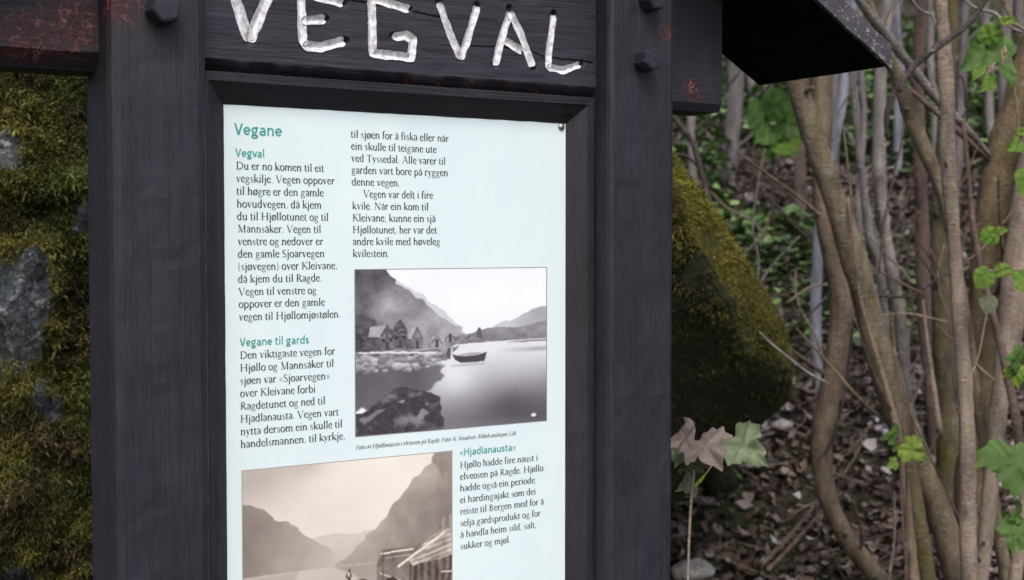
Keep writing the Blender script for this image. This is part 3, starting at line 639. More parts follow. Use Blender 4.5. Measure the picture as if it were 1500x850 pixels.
def leaf(parent, px, py, wpx, depth, mat, kind=maple, ang=180, tilt=35, squash=1.0, droop=.35, name='leaf', label=None, aspect=1.0):
    """stalk end at (px, py); ang: direction of the tip in the picture, degrees from up, clockwise"""
    outl = kind + [(-x, y) for x, y in kind[1:-1][::-1]]
    size = wpx / F * depth; o2 = []
    for k in range(len(outl)):                       # add toothing between outline points
        a = np.array(outl[k]); c2 = np.array(outl[(k + 1) % len(outl)])
        o2.append(a); mm = (a + c2) / 2; o2.append(mm * (1.0 + (.03 if kind is not maple else .02)))
    o2 = np.array(o2); rings = [1.0, .66, .33]
    V = []; ctr = np.array([0, .38])
    for r_ in rings:
        for p in o2:
            q = ctr + (p - ctr) * r_; V.append([q[0] * squash, q[1] * aspect, 0])
    V.append([ctr[0], ctr[1] * aspect, 0]); V = np.array(V, float)
    lr_ = random.Random(int(px * 7 + py)); f1, f2 = lr_.uniform(.15, .45), lr_.uniform(.5, 1.4)
    V[:, 2] = np.abs(V[:, 0]) * f1 - droop * f2 * (V[:, 1] - .2) ** 2 - .55 * V[:, 0] ** 2 * f2 + .05 * np.sin(V[:, 0] * 17 + V[:, 1] * 11 + f1 * 30) + .03 * np.sin(V[:, 1] * 23 - V[:, 0] * 9) 
    n = len(o2); Fc = []
    for r_ in range(2):
        for k in range(n):
            k2 = (k + 1) % n; Fc.append((r_ * n + k, r_ * n + k2, (r_ + 1) * n + k2, (r_ + 1) * n + k))
    Fc += [(2 * n + k, 2 * n + (k + 1) % n, 3 * n) for k in range(n)]
    a = R(ang); ti = R(tilt)
    right = CMR[:, 0]; upv = CMR[:, 1]; back = CMR[:, 2]
    D = right * math.sin(a) + upv * math.cos(a); S = right * math.cos(a) - upv * math.sin(a)
    D2 = D * math.cos(ti) + back * math.sin(ti); Nn = back * math.cos(ti) - D * math.sin(ti)
    W = dp(px, py, depth) + size * (V[:, :1] * S + V[:, 1:2] * D2 + V[:, 2:] * Nn)
    o = obj(name, W, Fc, mat, parent, True, None, None, dp(px, py, depth))
    if label: o['label'] = label
    return o
def spray(name, label, cat, tw, depth, mat, leaves, base=None):
    C = path3(tw, depth); V, Fc = tube(np.array(C), 7, 5, .06, 3)
    root = empty(name, C[0][:3], label, cat); obj('stem', V, Fc, BK[mat], root)
    for L in leaves: leaf(root, *L[:4], **L[4])
    return root
spray('leafy_twig', 'twig with a round fresh green leaf and drooping ones at the upper right', 'twig', [(1520, 60, 5), (1500, 44, 5), (1478, 30, 4), (1462, 26, 3)], 2.6, 'greyp', [
    (1448, 66, 40, 2.6, dict(mat=LG, kind=roundl, ang=5, tilt=12, aspect=.82)), (1464, 30, 26, 2.58, dict(mat=LY, kind=ovate, ang=100, tilt=30)),
    (1456, 62, 74, 2.62, dict(mat=LG2, kind=ovate, ang=232, tilt=25, squash=1.2)), (1476, 55, 50, 2.66, dict(mat=LG2, kind=ovate, ang=205, tilt=30, squash=1.2)),
    (1440, 92, 34, 2.6, dict(mat=LG, kind=ovate, ang=215, tilt=30)), (1470, 92, 42, 2.6, dict(mat=LG2, kind=ovate, ang=165, tilt=30)), (1458, 112, 44, 2.62, dict(mat=LG, kind=ovate, ang=230, tilt=35)),
    (1472, 66, 34, 2.55, dict(mat=LB, kind=ovate, ang=190, tilt=10, squash=.35)), (1456, 92, 26, 2.55, dict(mat=LB, kind=ovate, ang=215, tilt=10, squash=.4))])
spray('hanging_shoot', 'hanging shoot with small round yellow green leaves before the thick mossy trunk', 'shoot', [(1478, 70, 3), (1486, 130, 3), (1492, 180, 3), (1500, 260, 2)], 2.7, 'pale', [
    (1496, 208, 36, 2.7, dict(mat=LG, kind=ovate, ang=245, tilt=35, squash=1.2)), (1490, 190, 24, 2.7, dict(mat=LY, kind=ovate, ang=120, tilt=20)), (1506, 250, 40, 2.7, dict(mat=LG, kind=roundl, ang=200, tilt=30))])
spray('leafy_shoot', 'shoot with bright small leaves crossing the thick mossy trunk at mid height', 'shoot', [(1520, 392, 3), (1490, 395, 3), (1466, 398, 3), (1448, 396, 2)], 2.7, 'pale', [
    (1462, 342, 30, 2.72, dict(mat=LG, kind=roundl, ang=255, tilt=15)), (1456, 340, 22, 2.7, dict(mat=LY, kind=ovate, ang=80, tilt=40)), (1449, 394, 34, 2.7, dict(mat=LG, kind=roundl, ang=215, tilt=12)),
    (1456, 394, 30, 2.7, dict(mat=LY, kind=ovate, ang=100, tilt=30, squash=1.3)), (1494, 396, 38, 2.68, dict(mat=LG, kind=roundl, ang=160, tilt=20)), (1450, 432, 30, 2.72, dict(mat=LD, kind=roundl, ang=200, tilt=30))])
spray('maple_shoot', 'shoot with a long jagged green leaf seen edge on before the right trunks', 'shoot', [(1530, 560, 4), (1505, 535, 4), (1488, 528, 3)], 2.5, 'redb', [
    (1492, 530, 74, 2.5, dict(mat=LG2, kind=maple, ang=278, tilt=62, squash=.55)), (1496, 534, 40, 2.5, dict(mat=LG2, kind=maple, ang=95, tilt=40)), (1484, 536, 34, 2.48, dict(mat=LY, kind=maple, ang=170, tilt=20)),
    (1493, 505, 30, 2.52, dict(mat=LG2, kind=ovate, ang=200, tilt=30))])
spray('maple_shoot', 'shoot with the largest lobed green leaf by the lower right border', 'shoot', [(1500, 880, 5), (1508, 800, 4), (1502, 720, 4), (1486, 652, 3)], 2.35, 'redb', [
    (1482, 652, 80, 2.35, dict(mat=LG2, kind=maple, ang=186, tilt=38, squash=1.25)), (1508, 660, 60, 2.38, dict(mat=LG2, kind=maple, ang=150, tilt=35)), 
    (1494, 752, 40, 2.38, dict(mat=LG2, kind=maple, ang=262, tilt=58)), (1480, 758, 34, 2.4, dict(mat=LG2, kind=maple, ang=245, tilt=55)), (1490, 764, 52, 2.36, dict(mat=LG2, kind=maple, ang=196, tilt=30, squash=1.1))])
spray('low_leafy_shoot', 'slim shoot with three small bright lobed leaves left of the leaning trunk foot', 'shoot', [(1330, 860, 4), (1322, 760, 4), (1318, 690, 3), (1316, 640, 3)], 2.9, 'redb', [
    (1312, 640, 44, 2.85, dict(mat=LG2, kind=maple, ang=275, tilt=64, squash=.9)), (1323, 650, 40, 2.85, dict(mat=LY, kind=maple, ang=128, tilt=25)), (1314, 676, 20, 2.85, dict(mat=LY, kind=maple, ang=245, tilt=30))])
spray('maple_sapling', 'young maple with pinkish brown and pale green leaves beside the right post', 'sapling', [(1007, 870, 4), (1009, 800, 4), (1012, 740, 4), (1016, 700, 5), (1016, 688, 4)], 2.25, 'pale', [
    (1026, 640, 66, 2.22, dict(mat=LP, kind=maple, ang=150, tilt=55, squash=1.1, aspect=.9, droop=.7, label='pinkish brown lobed leaf')), (1016, 640, 60, 2.24, dict(mat=LP, kind=maple, ang=262, tilt=55)), (1000, 645, 44, 2.26, dict(mat=LPG, kind=maple, ang=200, tilt=40, label='pale grey green leaf')),
    (1016, 690, 50, 2.30, dict(mat=LD, kind=maple, ang=345, tilt=50, squash=.9)), (1014, 705, 40, 2.3, dict(mat=LD, kind=maple, ang=250, tilt=60)), (1018, 712, 26, 2.2, dict(mat=LY, kind=ovate, ang=40, tilt=20, squash=.35))])
spray('young_leaf_shoot', 'shoot bearing one large pale green lobed leaf against the dark hollow', 'shoot', [(1030, 700, 2), (1050, 672, 3), (1064, 655, 3), (1072, 642, 3)], 2.35, 'pale', [
    (1074, 640, 72, 2.3, dict(mat=LPG, kind=maple, ang=130, tilt=48, squash=.95, aspect=.95, droop=.7)), (1070, 642, 14, 2.3, dict(mat=LY, kind=ovate, ang=285, tilt=10, squash=.5)), (1085, 700, 20, 2.3, dict(mat=LY, kind=ovate, ang=320, tilt=20, squash=.4))])
spray('broad_leafed_bush', 'blurred broad green leaves on the slope left of the leaning trunk', 'bush', [(1130, 330, 7), (1132, 260, 6), (1128, 200, 5), (1122, 165, 5)], 5.2, 'dark', [
    (1120, 172, 46, 5.2, dict(mat=LG2, kind=roundl, ang=262, tilt=55, squash=1.2)), (1118, 160, 50, 5.2, dict(mat=LG2, kind=roundl, ang=75, tilt=50)), (1136, 178, 54, 5.2, dict(mat=LG2, kind=roundl, ang=110, tilt=35)),
    (1140, 200, 46, 5.2, dict(mat=LG, kind=roundl, ang=150, tilt=45)), (1128, 190, 40, 5.2, dict(mat=LG2, kind=roundl, ang=230, tilt=50)), (1132, 235, 34, 5.2, dict(mat=LG2, kind=ovate, ang=300, tilt=40))])

# stones
stone(1015, 836, gdepth(1015, 836) - .1, 70, 40, 'pale grey stone in the leaves at the bottom next to the right post', PALE, 3)
stone(1118, 622, gdepth(1118, 640), 26, 16, 'small light stone in front of the dark hollow, left one of two', PALE, 5)
stone(1146, 624, gdepth(1146, 645), 34, 20, 'small light stone in front of the dark hollow, right one of two', PALE, 6)
stone(1050, 706, gdepth(1050, 720), 84, 60, 'dull green mossy stone behind the maple sapling', DROCK, 8)
stone(1190, 850, gdepth(1190, 850), 50, 22, 'dark stone low between the fallen branches and the curved foot', DROCK, 12)

# ================================================================== THE SIGN
YF = 1.500; YH = 1.534; YP = 1.556
sign = empty('information_sign', (0.783, 1.56, 0), 'dark stained wooden information sign with little roof, carved header and printed panel', 'sign')
Pw = lambda px, py, Y: at(px, py, Y)
WZ = dark_wood('stained_post_wood', 'z', [(Pw(178, 12, 1.51), .055), (Pw(978, 45, 1.5), .03)])
WX = dark_wood('stained_beam_wood', 'x', [(Pw(100, 40, YH + .013), .085), (Pw(40, 55, YH + .013), .07), (Pw(1015, 134, YH + .013), .038)])
WH = dark_wood('stained_header_wood', 'x', [(Pw(600, 122, 1.54), .022), (Pw(640, 126, 1.54), .024), (Pw(690, 129, 1.54), .020), (Pw(735, 132, 1.54), .022), (Pw(790, 136, 1.54), .018)], 1.5)
WF = dark_wood('stained_frame_wood', 'x', (), .8)
WS = dark_wood('stained_stile_wood', 'z', (), 1.0)
WR = NB('black_roof_wood', .9, .08); q = WR.noise(150, WR.mapped((1, .06, 1)), 4); WR.color(WR.mix(q, (.0035, .0040, .0035), (.0090, .0088, .0085))); WR.bump(q, .5, .002); WR = WR.m  # near-black base tone on all roof boards
WFA = NB('weathered_fascia_wood', .75, .3); q = WFA.noise(240, WFA.mapped((.08, 1, .2), None, (0, R(29.9), 0)), 5, .65); q2 = WFA.noise(80, None, 5, .75)
fc = WFA.mix(WFA.ramp(q, [(.3, 0.), (.7, 1.)]), (.035, .031, .038), (.090, .082, .098)); fc = WFA.mix(WFA.ramp(q2, [(.555, 0.), (.61, .85)]), fc, (.34, .28, .26))
WFA.color(fc); WFA.bump(q, .5, .002); WFA = WFA.m

def beam(name, prof, axis, a0, a1, mat, parent, step=.012, wob=.0008, seed=0, cap=True):
    """prof: closed list of 2-D points across the beam; axis 'z': prof = (x, y); axis 'x': prof = (y, z); axis 'y': prof = (x, z)"""
    prof = np.array(prof, float); m = max(2, int(abs(a1 - a0) / step) + 1); t = np.linspace(a0, a1, m); k = len(prof)
    V = np.zeros((k, m, 3))
    ix = {'z': (0, 1, 2), 'x': (1, 2, 0), 'y': (0, 2, 1)}[axis]
    V[:, :, ix[0]] = prof[:, 0][:, None]; V[:, :, ix[1]] = prof[:, 1][:, None]; V[:, :, ix[2]] = t[None]
    c = prof.mean(0)
    for j in (0, 1):
        V[:, :, ix[j]] += (vnoise(V, 22, seed + j) + .6 * vnoise(V, 70, seed + 3 + j)) * wob
    Fc = [tuple(f) for f in grid_faces(k, m, True)]
    if cap: Fc.append(tuple(i * m for i in range(k))[::-1]); Fc.append(tuple(i * m + m - 1 for i in range(k)))
    o = obj(name, V.reshape(-1, 3), Fc, mat, parent, False)
    bm = bmesh.new(); bm.from_mesh(o.data); bmesh.ops.recalc_face_normals(bm, faces=bm.faces); bm.to_mesh(o.data); bm.free()
    return o
def box_prof(x0, x1, y0, y1, ch=.01, sub=5):
    P = [(x0 + ch, y0), (x1 - ch, y0), (x1 - ch * .3, y0 + ch * .3), (x1, y0 + ch), (x1, y1 - ch), (x1 - ch, y1), (x0 + ch, y1), (x0, y1 - ch), (x0, y0 + ch), (x0 + ch * .3, y0 + ch * .3)]
    out = []
    for k in range(len(P)):
        a = np.array(P[k]); b2 = np.array(P[(k + 1) % len(P)]); nn = max(1, int(np.linalg.norm(b2 - a) / .014))
        for i in range(nn): out.append(tuple(a + (b2 - a) * i / nn))
    return out
LX0, LX1, RX0, RX1 = .378, .493, 1.073, 1.190
postL = beam('post', box_prof(LX0, LX1, YF, YF + .118, .012), 'z', -.3, CAMZ + .52, WZ, sign, seed=1)
postR = beam('post', box_prof(RX0, RX1, YF, YF + .118, .008), 'z', -.3, CAMZ + .50, WZ, sign, seed=5)
# fine cracks in the left post are real grooves' dark lines: thin wedges set 0.3 mm proud would read wrong, so they stay in the grain
# crossbeam ends
zb = CAMZ + .200
beam('crossbeam', [(YH + .013, zb + .020), (YH + .030, zb), (YH + .085, zb), (YH + .085, zb + .17), (YH + .013, zb + .17)], 'x', .250, LX0 + .02, WX, sign, seed=8)
beam('crossbeam', [(YH + .013, zb + .012), (YH + .020, zb), (YH + .085, zb), (YH + .085, zb + .17), (YH + .013, zb + .17)], 'x', RX1 - .02, 1.319, WX, sign, seed=9)

# header board with routed letters
def seg_d(X, Z, a, b2):
    ax_, az = a; bx, bz = b2; dx, dz = bx - ax_, bz - az; L2 = dx * dx + dz * dz
    t = np.clip(((X - ax_) * dx + (Z - az) * dz) / L2, 0, 1)
    return np.hypot(X - ax_ - t * dx, Z - az - t * dz), t
def hz(px, py):
    p = at(px, py, YH); return (p[0], p[2])
letters = {
 'V': [[(338, -22), (365, 60)], [(365, 60), (400, -24)]],
 'E': [[(440, -14), (444, 66)], [(441, -12), (503, 5)], [(443, 30), (477, 28)], [(444, 67), (470, 69), (505, 60)]],
 'G': [[(600, 14), (548, -2), (544, 4), (546, 78), (602, 84), (605, 58), (594, 52), (576, 54)]],
 'V2': [[(643, 4), (652, 30), (674, 86)], [(674, 86), (683, 62), (699, 9)]],
 'A': [[(747, 18), (738, 45), (725, 95)], [(747, 18), (762, 48), (780, 98)], [(738, 58), (766, 76)]],
 'L': [[(811, 22), (806, 60), (802, 98)], [(802, 98), (825, 103), (850, 94)]]}
hw = {'V': .0072, 'E': .0060, 'G': .0060, 'V2': .0056, 'A': .0058, 'L': .0054}
x0, x1, z0, z1 = LX1, RX0, CAMZ + .222, CAMZ + .405
nx, nz = 620, 200
GXh, GZh = np.meshgrid(np.linspace(x0, x1, nx), np.linspace(z0, z1, nz), indexing='ij')
P3 = np.stack([GXh, 0 * GXh, GZh], -1)
wobx = GXh + vnoise(P3, 140, 3) * .0007; wobz = GZh + vnoise(P3, 140, 4) * .0007
Yh = np.full_like(GXh, YH) + fbm(P3 * np.array([.15, 1, 1]), 90, 7, 3) * .0006 + vnoise(P3, 14, 8) * .0010
holes = []
for nme, strokes in letters.items():
    for st in strokes:
        q = [hz(*p) for p in st]
        for a, b2 in zip(q[:-1], q[1:]):
            d, t = seg_d(GXh, GZh, a, b2); w2 = hw[nme] * 1.06
            Yh = np.maximum(Yh, YH + .0072 * np.clip(1 - (d / w2) ** 1.1, 0, 1) - (d > w2) * 1)
for px_, py_ in [(504, 4), (478, 28), (507, 60), (600, 14), (699, 8), (747, 12), (811, 20), (852, 93), (782, 100), (677, 82)]:   # drill marks at the stroke ends
    c = hz(px_, py_); d = np.hypot(GXh - c[0], GZh - c[1]); Yh = np.where(d < .0052, np.maximum(Yh, YH + .008 * np.clip(1.3 - d / .0052, 0, 1)), Yh)
for st in [[(508, 0), (560, 8), (650, 27)], [(690, 68), (760, 70), (800, 84), (868, 92)]]:     # drying cracks
    q = [hz(*p) for p in st]
    for a, b2 in zip(q[:-1], q[1:]):
        d, t = seg_d(wobx, wobz, a, b2); Yh = np.maximum(Yh, np.where(d < .0011, YH + .003, -1))
HV = np.stack([GXh, Yh, GZh], -1).reshape(-1, 3); HF = [tuple(f) for f in grid_faces(nx, nz)]
# body of the board behind the carved face, with its chamfered lower edge
nb = len(HV)
bot = [i * nz for i in range(nx)]; body = []
ring = []
prof = [(YH, z0), (YH + .003, z0 - .004), (YH + .009, z0 - .0125), (YH + .022, z0 - .0125), (YH + .022, z1), (YH, z1)]
Vb = []
rows = [(YH + .0015, z0 - .002), (YH + .0085, z0 - .0125), (YH + .022, z0 - .0125), (YH + .022, z1)]
for (yy, zz) in rows:
    for i in range(nx):
        xx = x0 + (x1 - x0) * i / (nx - 1); j = vnoise(np.array([[xx, yy, zz]]), 60, 2)[0] * .0009
        Vb.append((xx, yy + j, zz + (j if zz < z1 else 0)))
HV = np.vstack([HV, np.array(Vb)])
for i in range(nx - 1):
    HF.append((bot[i], nb + i, nb + i + 1, bot[i + 1]))
    for r_ in range(3): HF.append((nb + r_ * nx + i, nb + (r_ + 1) * nx + i, nb + (r_ + 1) * nx + i + 1, nb + r_ * nx + i + 1))
header = obj('header_board', HV, HF, WH, sign, True)
WHITE = NB('worn_white_paint', .6, .4); q = WHITE.noise(330, None, 4, .7); q2 = WHITE.noise(95, None, 4, .7)
wc = WHITE.mix(WHITE.ramp(q2, [(.38, 0.), (.60, 1.)]), (.44, .42, .44), (.80, .80, .82)); wc = WHITE.mix(WHITE.ramp(q, [(.72, 0.), (.78, .8)]), wc, (.12, .11, .12))
WHITE.color(wc); WHITE.bump(q, .35, .0008); WHITE = WHITE.m
for nme, strokes in letters.items():
    V, Fc, n0 = [], [], 0
    for si, st in enumerate(strokes):
        q = np.array([hz(*p) for p in st]); pts = [q[0]]
        for a, b2 in zip(q[:-1], q[1:]):
            m = max(2, int(np.linalg.norm(b2 - a) / .0018)); pts += [a + (b2 - a) * i / m for i in range(1, m + 1)]
        pts = np.array(pts); T_ = np.gradient(pts, axis=0)
        for _ in range(3): T_[1:-1] = (T_[:-2] + 2 * T_[1:-1] + T_[2:]) / 4
        T_ /= np.linalg.norm(T_, axis=1)[:, None]; Nn = np.stack([-T_[:, 1], T_[:, 0]], -1)
        prof = np.linspace(-1, 1, 9); m = len(pts); s_ = np.arange(m) * .0018
        for k in range(m):
            endf = min(1, (k + 1.2) / 3.2, (m - k + .2) / 3.2) ** .5
            ww = hw[nme] * endf * (1 + .045 * math.sin(s_[k] * 110 + si * 2) * math.sin(s_[k] * 53 + 1))
            for j, p in enumerate(prof):
                jit = .0005 * vnoise(np.array([[k * .55, j * 3.1, si * 7.7]]), 1, 5)[0] + .0007 * vnoise(np.array([[k * .16, j * 3.1, si * 5.7]]), 1, 6)[0]
                xy = pts[k] + Nn[k] * (p * ww + (jit if j in (0, 8) else 0))
                V.append((xy[0], YH + .0056 * .95 * (1 - abs(p) ** 1.1) - .0001 - si * .00012 + .0007 * vnoise(np.array([[k * .3, j * .9, si * 3.3]]), 1, 9)[0] * (1 - abs(p)), xy[1]))
        for k in range(m - 1):
            for j in range(8): Fc.append((n0 + k * 9 + j, n0 + k * 9 + j + 1, n0 + (k + 1) * 9 + j + 1, n0 + (k + 1) * 9 + j))
        n0 += m * 9
    obj('carved_letter', V, Fc, WHITE, header, True)

# bolts
BOLT = dark_wood('dark_bolt_iron', 'y', (), 1.3)
def bolt(px, py, parent, r=.0175, p=.028, rot=.3):
    c = at(px, py, YF); V = []; rings = [(r * 1.02, 0.004), (r * 1.02, -p * .85), (r * .88, -p), (0.001, -p - .0005)]
    for (rr, yy) in rings:
        for k in range(6):
            a = rot + k * math.pi / 3; V.append((c[0] + rr * math.cos(a), YF + yy, c[2] + rr * math.sin(a)))
    Fc = [(i * 6 + k, i * 6 + (k + 1) % 6, (i + 1) * 6 + (k + 1) % 6, (i + 1) * 6 + k) for i in range(3) for k in range(6)]
    o = obj('bolt', V, Fc, BOLT, parent, False)
    bm = bmesh.new(); bm.from_mesh(o.data); bmesh.ops.recalc_face_normals(bm, faces=bm.faces)
    bmesh.ops.bevel(bm, geom=list(bm.edges), offset=.0012, segments=2, affect='EDGES'); bm.to_mesh(o.data); bm.free(); return o
bolt(234, 16, postL, .0185, .030, .25); bolt(941, 90, postR, .0165, .028, .35); bolt(948, 2, postR, .0165, .026, .1)

# frame: four mitred pieces with a splayed inner edge
pt = CAMZ + .170; pbm = CAMZ - .62; xl, xr = .530, 1.036
def frame_piece(name, p_out_a, p_out_b, p_in_a, p_in_b, mat, seed):
    """pieces between outer edge a-b and inner edge a-b given as (x, z); cross-section lip + splay"""
    A0, B0, A1, B1 = map(np.array, (p_out_a, p_out_b, p_in_a, p_in_b)); rows = [(0.0, YP + .020), (0.0, YH + .003), (0.02, YH + .0015), (.30, YH + .0015), (.335, YH + .0035), (.65, YH + .0115), (1.0, YP - .0005), (1.0, YP + .020)]
    m = 60; V = []
    for (f, yy) in rows:
        a = A0 + (A1 - A0) * f; b2 = B0 + (B1 - B0) * f
        for i in range(m):
            q = a + (b2 - a) * i / (m - 1); j = vnoise(np.array([[q[0], yy, q[1]]]), 45, seed)[0] * .0006 * (0 < f < 1 or yy < YP)
            V.append((q[0], yy + j, q[1]))
    k = len(rows); Fc = [(r_ * m + i, r_ * m + i + 1, ((r_ + 1) % k) * m + i + 1, ((r_ + 1) % k) * m + i) for r_ in range(k) for i in range(m - 1)]
    Fc += [tuple(r_ * m for r_ in range(k)), tuple(r_ * m + m - 1 for r_ in range(k))]
    o = obj(name, V, Fc, mat, sign, False)
    bm = bmesh.new(); bm.from_mesh(o.data); bmesh.ops.recalc_face_normals(bm, faces=bm.faces); bm.to_mesh(o.data); bm.free(); return o
ox0, ox1, ozt, ozb = LX1 + .0005, RX0 - .0005, pt + .0375, pbm - .0375
frame_piece('frame_rail', (ox0, ozt), (ox1, ozt), (xl, pt), (xr, pt), WF, 1)
frame_piece('frame_rail', (ox0, ozb), (ox1, ozb), (xl, pbm), (xr, pbm), WF, 2)
frame_piece('frame_stile', (ox0, ozt), (ox0, ozb), (xl, pt), (xl, pbm), WS, 3)
frame_piece('frame_stile', (ox1, ozt), (ox1, ozb), (xr, pt), (xr, pbm), WS, 4)
backm = WF
beam('back_board', [(YP + .022, ozb), (YP + .034, ozb), (YP + .034, CAMZ + .40), (YP + .022, CAMZ + .40)], 'x', LX1 + .001, RX0 - .001, WF, sign, .1, 0)

# the printed panel
PNL = NB('laminated_white_panel', .45, .25)
pn = PNL.noise(7, PNL.mapped((1, 1, .5)), 6, .7); pc = PNL.mix(PNL.ramp(pn, [(.35, 0.), (.65, 1.)]), (.68, .78, .795), (.725, .82, .83))
sp = PNL.noise(210, None, 3, .8); pc = PNL.mix(PNL.ramp(sp, [(.775, 0.), (.80, .25)]), pc, (.30, .30, .28))
PNL.color(pc); PNL.bump(PNL.noise(18, None, 3), .10, .002); PNL = PNL.m
def slab(name, xa, xb, za, zb_, ya, yb, mat, parent):
    V = [(x, y, z) for x in (xa, xb) for y in (ya, yb) for z in (za, zb_)]
    Fc = [(0, 1, 3, 2), (4, 6, 7, 5), (0, 4, 5, 1), (2, 3, 7, 6), (0, 2, 6, 4), (1, 5, 7, 3)]
    o = obj(name, V, Fc, mat, parent, False)
    bm = bmesh.new(); bm.from_mesh(o.data); bmesh.ops.recalc_face_normals(bm, faces=bm.faces); bm.to_mesh(o.data); bm.free(); return o
panel = slab('info_panel', xl - .004, xr + .004, pbm - .004, pt + .004, YP, YP + .005, PNL, sign)
STEEL = NB('dull_steel', .3, .5); STEEL.b.inputs['Metallic'].default_value = .9; STEEL.color((.45, .43, .40)); STEEL = STEEL.m
def screw(px, py):
    c = at(px, py, YP - .0003); V = []; r = .0056
    for k, (f, h) in enumerate([(1, 0), (.96, .0012), (.75, .0026), (.4, .0033), (.01, .0036)]):
        for i in range(16):
            a = i * math.pi / 8; V.append((c[0] + r * f * math.cos(a), c[1] - h, c[2] + r * f * math.sin(a)))
    Fc = [(i * 16 + k, i * 16 + (k + 1) % 16, (i + 1) * 16 + (k + 1) % 16, (i + 1) * 16 + k) for i in range(4) for k in range(16)]
    return obj('screw', V, Fc, STEEL, panel)
screw(822, 186)

# ---- print: my own old-style serif, drawn stroke by stroke
INK = NB('black_ink', .6, .12); INK.color((.050, .062, .068)); INK = INK.m
GINK = NB('green_ink', .5, .3); GINK.color((.055, .34, .27)); GINK = GINK.m
PINK = NB('fine_grey_line_ink', .5, .3); PINK.color((.12, .12, .13)); PINK = PINK.m
TK, TN = .104, .050      # thick and thin strokes, em units
XH, AS, CP, DS = .445, .70, .65, -.22
def A_(cx, cy, rx, ry, a0, a1, tk=TK, tn=TN, n=None):
    n = n or max(4, int(abs(a1 - a0) / 18)); L_, R_ = [], []
    for i in range(n + 1):
        a = R(a0 + (a1 - a0) * i / n); w_ = tn + (tk - tn) * abs(math.cos(a + .22)) ** 1.3
        c_, s_ = math.cos(a), math.sin(a); nl = math.hypot(c_ / rx, s_ / ry); nx_, ny_ = c_ / rx / nl, s_ / ry / nl
        x, y = cx + rx * c_, cy + ry * s_; L_.append((x - nx_ * w_ / 2, y - ny_ * w_ / 2)); R_.append((x + nx_ * w_ / 2, y + ny_ * w_ / 2))
    return [(L_[i], L_[i + 1], R_[i + 1], R_[i]) for i in range(n)]
def L_(x0, y0, x1, y1, w_=TK, w2=None):
    w2 = w_ if w2 is None else w2; d = math.hypot(x1 - x0, y1 - y0); nx_, ny_ = -(y1 - y0) / d, (x1 - x0) / d
    return [((x0 - nx_ * w_ / 2, y0 - ny_ * w_ / 2), (x1 - nx_ * w2 / 2, y1 - ny_ * w2 / 2), (x1 + nx_ * w2 / 2, y1 + ny_ * w2 / 2), (x0 + nx_ * w_ / 2, y0 + ny_ * w_ / 2))]
def S_(x, y, w_=.16, up=True):          # slab serif
    h = .022; s = h if up else -h
    return [((x - w_ / 2, y), (x + w_ / 2, y), (x + w_ / 2, y + s), (x - w_ / 2, y + s)), ((x - w_ / 2 + .02, y + s), (x + w_ / 2 - .02, y + s), (x + TK / 2, y + s * 2.2), (x - TK / 2, y + s * 2.2))]
def FL(x, y):                            # flag serif at the top left of a stem
    return [((x - .085, y - .055), (x + TK / 2, y - .065), (x + TK / 2, y), (x + .01, y))]
def V_(x, y0, y1): return L_(x, y0, x, y1)
def D_(x, y, r=.045): return [tuple((x + r * math.cos(a * math.pi / 4), y + r * math.sin(a * math.pi / 4)) for a in range(8))]
def bowl(cx, rx=.155, cy=XH / 2, ry=XH / 2 - .005): return A_(cx, cy, rx, ry, 0, 360)
def arch(x0_, x1_): return A_((x0_ + x1_) / 2 + .01, XH - .15, (x1_ - x0_) / 2 - .01, .135, 165, 0) + V_(x1_, 0, XH - .14) + S_(x1_, 0)
G = {}
G['o'] = (.44, bowl(.22, .165)); G['ø'] = (.44, bowl(.22, .165) + L_(.05, -.06, .39, XH + .06, .045)); G['c'] = (.38, A_(.21, XH / 2, .155, XH / 2 - .005, 40, 325))
G['e'] = (.39, A_(.205, XH / 2, .150, XH / 2 - .005, 15, 325) + L_(.07, .235, .355, .265, .028)); 
a_ = A_(.17, XH - .105, .125, .105, 150, 0) + V_(.295, .04, XH - .10) + L_(.285, .05, .37, .03, .05, .02) + A_(.165, .12, .105, .115, 70, 330, .07) + L_(.17, .235, .29, .275, .028)
G['a'] = (.385, a_); G['å'] = (.385, a_ + A_(.20, .57, .055, .055, 0, 360, .026, .022, 10))
G['b'] = (.46, V_(.10, .02, AS) + FL(.10, AS) + A_(.235, XH / 2, .155, XH / 2 - .005, 125, -130))
G['d'] = (.47, V_(.345, .02, AS) + FL(.345, AS) + S_(.375, 0, .10) + A_(.215, XH / 2, .155, XH / 2 - .005, 60, 305))
G['f'] = (.27, V_(.11, 0, AS - .11) + S_(.11, 0) + A_(.21, AS - .125, .10, .115, 180, 45) + L_(.02, XH - .012, .25, XH - .012, .028))
G['g'] = (.42, A_(.19, .29, .115, .125, 0, 360, .06) + L_(.27, .38, .39, .40, .035) + A_(.20, -.09, .155, .105, 0, 360, .05, .03) + A_(.17, .08, .09, .07, 120, 235, .05) + L_(.14, .03, .27, .02, .045))
G['h'] = (.48, V_(.10, 0, AS) + FL(.10, AS) + S_(.10, 0) + arch(.10, .365)); G['n'] = (.48, V_(.10, 0, XH) + FL(.10, XH) + S_(.10, 0) + arch(.10, .365))
G['m'] = (.72, V_(.10, 0, XH) + FL(.10, XH) + S_(.10, 0) + arch(.10, .355) + arch(.355, .61))
G['i'] = (.235, V_(.115, 0, XH) + FL(.115, XH) + S_(.115, 0) + D_(.11, .60)); G['l'] = (.235, V_(.115, 0, AS) + FL(.115, AS) + S_(.115, 0))
G['j'] = (.235, V_(.125, -.10, XH) + FL(.125, XH) + A_(.035, -.10, .09, .11, 0, -95) + D_(.115, .60))
G['k'] = (.45, V_(.10, 0, AS) + FL(.10, AS) + S_(.10, 0) + L_(.12, .20, .34, XH - .02, .03) + L_(.19, .25, .40, .01, TK) + S_(.34, XH, .13, False) + S_(.405, 0, .11))
